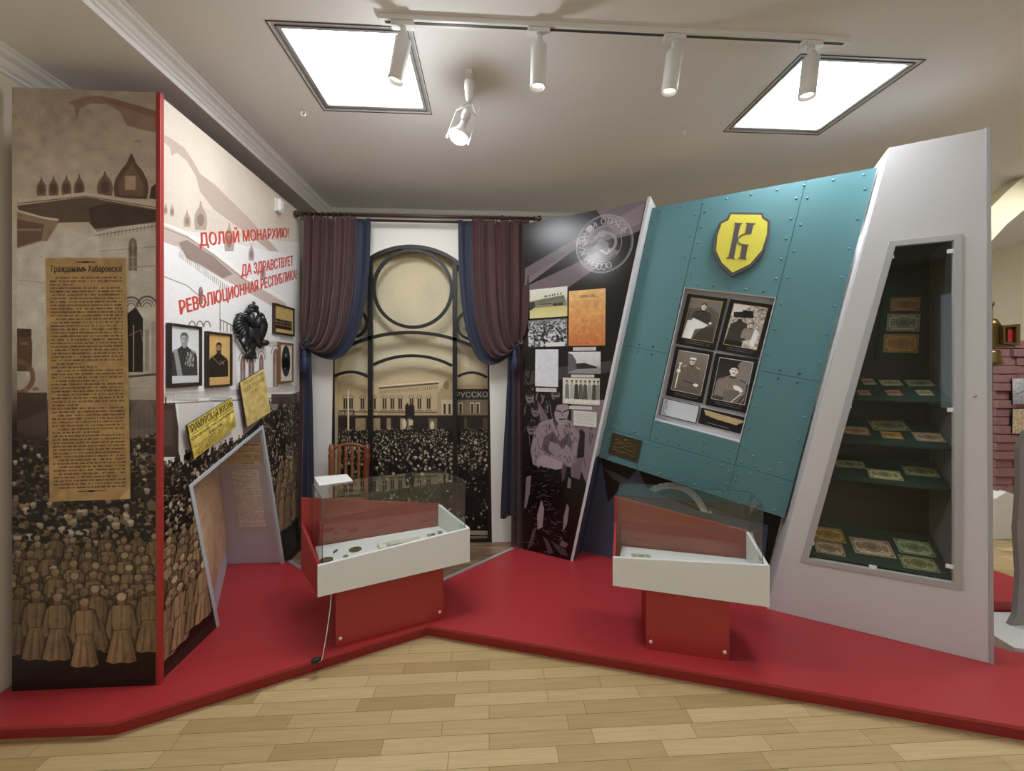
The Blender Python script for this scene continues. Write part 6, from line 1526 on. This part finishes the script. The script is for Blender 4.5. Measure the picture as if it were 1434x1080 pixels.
shelf(1.080, 1.185, -.05, -.27, [(L6(424, 104, 606, 104, 620, 158, 436, 150), 5, 'large olive banknote at the back of the second green shelf'), (L6(292, 134, 416, 138, 424, 178, 288, 168), 0, 'reddish note at the left of the second green shelf'),
     (L6(480, 158, 582, 164, 592, 198, 486, 190), 3, 'small orange note in the middle of the second green shelf'), (L6(644, 164, 790, 168, 802, 214, 654, 204), 4, 'pinkish grey banknote at the right of the second green shelf')], 'second green cloth shelf from the top in the tower cabinet')
shelf(.872, .965, -.05, -.27, [(L6(414, 346, 576, 362, 596, 410, 420, 390), 1, 'pale banknote with dark oval in the middle of the third green shelf'), (L6(590, 330, 762, 348, 776, 390, 602, 376), 5, 'brownish banknote at the right of the third green shelf'), (L6(250, 300, 396, 312, 402, 346, 250, 336), 5, 'dim banknote at the left of the third green shelf')], 'third green cloth shelf from the top in the tower cabinet')
shelf(.425, .545, -.035, -.30, [(L6(330, 692, 530, 716, 548, 800, 342, 768), 4, 'large pinkish banknote in the middle of the bottom green shelf'), (L6(550, 698, 730, 722, 752, 794, 568, 766), 2, 'greenish banknote at the back right of the bottom green shelf'), (L6(574, 780, 752, 806, 778, 874, 588, 844), 5, 'olive banknote at the front right corner of the bottom green shelf'),
     (L6(142, 636, 290, 656, 298, 724, 138, 700), 3, 'yellow-brown banknote at the back left of the bottom green shelf'), (L6(146, 708, 292, 728, 298, 792, 152, 764), 4, 'pale banknote at the front left of the bottom green shelf')], 'bottom green cloth shelf of the tower cabinet')
cbk = FF.sub(dp + .012)
q = [cbk.hit(*p) for p in ((1238, 404), (1297, 404), (1292, 502), (1226, 502))]
mb = MB(); mb.prism(cbk, [q[3], q[2], q[1], q[0]], -.010, 0); tag(mb.build('note_board', m_green), 'dark green upright board with three banknotes high in the tower cabinet', 'display board')
for k, (pp, lb) in enumerate(((L5(568, 374, 728, 372, 724, 446, 566, 446), 'brown banknote, topmost of the three upright notes'), (L5(552, 462, 728, 462, 722, 556, 546, 554), 'pale green ornate banknote, middle of the three upright notes'), (L5(534, 572, 720, 572, 716, 672, 528, 668), 'ochre banknote, lowest of the three upright notes'))):
    sheet('banknote', cbk, pp, .0006, .0015, 1400, p_note([(176, 140, 100), (190, 192, 160), (200, 156, 90)][k], [(110, 60, 40), (56, 60, 50), (120, 80, 40)][k], k + 20), m_paperback, lb, 'banknote', 'banknotes in the tower cabinet')
a, b = FF.hit(1365, 555); mb = MB(); mb.lathe(FF.w(a, b, .0003), FF.N, [(.006, 0), (.006, .002), (.002, .0025)], 12); tag(mb.build('lock_screw', m_steel), 'tiny screw on the tower board right of the glass door', 'screw')

# ================================================================== BEYOND THE TOWER (next room)
XB = 2.75
FE = Fr((0, 4.6, 0), (1, 0, 0))
# far white wall with its arch soffit
mb = MB(); mb.box(ZF, 2.7, 6.4, 5.2, 5.3, 0, CEIL); struct('wall_back_2', mb, mat('far_wall_paint', (224, 226, 224), .7))
mb = MB(); mb.box(ZF, 2.75, 2.85, YB, 5.2, 0, CEIL); struct('wall_side', mb, m_wall)
FA = Fr((0, 2.85, 0), (1, 0, 0))
g = []
pa_ = [FA.hit(*p) for p in ((1380, 348), (1388, 338), (1410, 314), (1434, 294), (1470, 272), (1560, 240))]; pb2 = [FA.hit(*p) for p in ((1380, 298), (1388, 290), (1410, 268), (1434, 247), (1470, 215), (1500, 190))]
mb = MB(); mb.prism(FA, ccwp([(a, min(b, CEIL - .001)) for a, b in pa_[:5]] + [(a, min(b, CEIL - .0005)) for a, b in pb2[:5][::-1]]), -.12, 0); tag(mb.build('trim_5', mat('arch_paint', (222, 214, 180), .7)), kind='structure')
# stone-look brick column with torn plaster base
FK = Fr((0, 3.25, 0), (1, 0, 0))
ka0 = FK.hit(1396, 600)[0]; ka1 = ka0 + .62
kt = FK.hit(1410, 488)[1]; kb = FK.hit(1410, 692)[1]
m_brick = mat('rough_red_brick', (150, 108, 108), .85, bump=.6, bscale=30, vary=.25, vscale=14)
r = thing('brick_pillar', FK.w((ka0 + ka1) / 2, 0, -.2), 'rough reddish brick pillar on a white plaster base in the next room', 'brick pillar')
mb = MB(); rb_ = random.Random(3); rowh = .075; b = kb; k = 0
while b < kt:
    a = ka0 - (0 if k % 2 else .0); x = a
    while x < ka1:
        w_ = rb_.uniform(.14, .22); e = min(x + w_, ka1)
        if e - x > .02: mb.box(FK, x + .004, e - .004, b + .004, b + rowh - .004, -.36, rb_.uniform(-.012, .014))
        x = e
    b += rowh; k += 1
    ka0_ = ka0
mb.build('bricks', m_brick, r, bevel=.004)
mb = MB(); mb.box(FK, ka0 + .01, ka1 - .01, kb, kt - .01, -.35, -.014); mb.build('mortar', mat('mortar', (90, 70, 68), .9), r)
mb = MB(); pj = [(ka0 - .09, 0)] + [(ka1 + .02, 0)] + [(ka1 + .02, kb + .03)] + [(ka1 - (ka1 - ka0 + .08) * t, kb + .03 * math.sin(t * 17) + .01) for t in (.15, .3, .45, .6, .72, .85, 1.0)]
mb.prism(FK, pj, -.38, .05); mb.build('plaster_base', mat('white_plaster', (226, 224, 218), .8, bump=.4, bscale=20), r, bevel=.006)
# photos on the pillar
def p_ph1(cv): vgrad(cv, 0, [(0, (206, 210, 216)), (.5, (180, 182, 188)), (1, (150, 150, 156))]); cv.noise(.15, 4); cv.line([(.1, .6), (.9, .4)], .03, (100, 100, 104))
def p_ph2(cv): cv.A[:] = hexc((196, 176, 146)); cv.noise(.2, 5)
sheet('photograph', FK, [(1418, 531), (1452, 529), (1452, 566), (1418, 566)], .016, .008, 900, p_ph1, m_frame, 'bluish photograph on the brick pillar, upper one', 'photograph', 'photographs on the brick pillar')
sheet('photograph', FK, [(1418, 573), (1452, 573), (1452, 608), (1418, 607)], .016, .008, 900, p_ph2, m_frame, 'sepia photograph on the brick pillar, lower one', 'photograph', 'photographs on the brick pillar')
# railway lantern on top of the pillar edge
FLn = Fr((0, 3.0, 0), (1, 0, 0)); lx = lambda px: FLn.hit(px, 450)[0]; lz = lambda py: FLn.hit(1400, py)[1]
la, lb_ = lx(1390), lx(1422); r = thing('railway_lantern', FLn.w((la + lb_) / 2, lz(512), -.08), 'aged brass railway lantern with red glass beside the brick pillar', 'lantern')
lm = lx(1398); 
mb = MB(); mb.box(FLn, lx(1390), lx(1420), lz(486), lz(456), -.16, 0); mb.build('body', m_brass, r, bevel=.006)
mb = MB(); mb.prism(FLn, [(lx(1399), lz(482)), (lx(1422.5), lz(484)), (lx(1422.5), lz(454)), (lx(1399), lz(456))], .0005, .03, holes=[[(lx(1401.5), lz(479)), (lx(1417), lz(480)), (lx(1417), lz(458)), (lx(1401.5), lz(459))]], mf=0, ms=0); mb.build('hood', m_brass, r, bevel=.003)
mb = MB(); mb.box(FLn, lx(1409), lx(1416), lz(479), lz(460), .001, .012); mb.build('red_glass', mat('red_glass', (150, 20, 36), .15, spec=.8), r, bevel=.003)
mb = MB(); mb.lathe(FLn.w(lx(1404.5), lz(456), -.08), (0, 0, 1), [(.10 * (lx(1413) - lx(1397)) / .16, 0), (.05, .03), (.035, .06), (.01, .065)], 18); mb.build('chimney_cap', m_brass, r)
mb = MB(); mb.cyl(FLn.w(lx(1394), lz(488), -.03), FLn.w(lx(1394), lz(428), -.03), .012); mb.ball(FLn.w(lx(1393.5), lz(425), -.03), .024); mb.build('handle_post', m_brass, r)
mb = MB(); mb.lathe(FLn.w(lx(1400), lz(511), -.07), (0, 0, 1), [(.06, 0), (.085, .01), (.075, .03), (.07, .10), (.06, .12)], 20); mb.build('oil_tank', m_brass, r)
mb = MB(); mb.cyl(FLn.w(lx(1398), lz(511), -.07), Vector((FLn.w(lx(1398), 0, -.07).x, 3.0 + .07, kb * 0 + .0)), .03, n=12); mb.build('stand_post', m_cabdark, r)
# cut-out horse on a white plinth
pw = [ZF.hit(1388, 933, .07), ZF.hit(1440, 941, .07), ZF.hit(1500, 905, .07), ZF.hit(1388, 892, .07)]
y_, = (2.15,)
mb = MB(); mb.prism(ZF, [(2.66, 1.88), (3.6, 1.62), (3.6, 2.1), (2.70, 2.18)], .0, .069); tag(mb.build('white_plinth', m_white, bevel=.002), 'low white plinth right of the grey tower, under the horse cutout', 'plinth')
mb = MB(); mb.prism(ZF, [(2.66, 2.20), (3.5, 2.12), (3.4, 2.5), (2.66, 2.62)], .0, .12); tag(mb.build('red_plinth', m_red, bevel=.002), 'low red plinth behind the white plinth', 'plinth')
FH = Fr((0, 2.05, 0), (1, 0, 0)); hp = lambda *p: [FH.hit(x, y) for x, y in p]
horse = hp((1424, 626), (1434, 604), (1450, 596), (1500, 592), (1600, 596), (1640, 560), (1680, 500), (1710, 510), (1720, 540), (1690, 560), (1670, 640), (1655, 720), (1650, 900), (1638, 905), (1634, 760), (1600, 720), (1500, 725), (1470, 740), (1462, 800), (1466, 900), (1452, 905), (1446, 810), (1440, 770), (1436, 820), (1430, 880), (1436, 925), (1420, 922), (1412, 900), (1420, 860), (1424, 800), (1420, 740), (1424, 690))
horse = [(a, max(b, .0695)) for a, b in horse]
hs_ = ccwp(horse); 
mb = MB(); mb.prism(FH, hs_, -.012, .012); tag(mb.build('horse_cutout', m_cutout), 'grey horse-shaped cutout board at the right edge of the picture', 'cutout figure')

# ================================================================== LIGHT, CAMERA
def spotl(p, d, e, size=60, name='track_beam', rad=.02):
    l = bpy.data.lights.new(name, 'SPOT'); l.energy = e; l.spot_size = math.radians(size); l.spot_blend = .6; l.shadow_soft_size = rad; l.color = (1, .97, .92)
    o = bpy.data.objects.new(name, l); COL.objects.link(o); o.location = p; o.rotation_euler = Vector(d).to_track_quat('-Z', 'Y').to_euler(); return o
wl = bpy.data.worlds.new('World'); SC.world = wl; wl.use_nodes = True; wl.node_tree.nodes['Background'].inputs[0].default_value = (.9, .92, 1, 1); wl.node_tree.nodes['Background'].inputs[1].default_value = .3
cd = bpy.data.cameras.new('camera'); cd.sensor_width = 36; cd.lens = 36 * F / 1434; cd.shift_y = -(540 - HY) / 1434; cd.clip_start = .02
co = bpy.data.objects.new('camera', cd); COL.objects.link(co); co.location = (0, 0, CH); co.rotation_euler = (PI / 2, 0, -YAW); SC.camera = co
SC.view_settings.view_transform = 'Standard'; SC.view_settings.look = 'None'; SC.view_settings.exposure = .18; SC.view_settings.gamma = 1
SC.cycles.max_bounces = 8; SC.cycles.diffuse_bounces = 5; SC.cycles.transparent_max_bounces = 24; SC.cycles.sample_clamp_indirect = 6
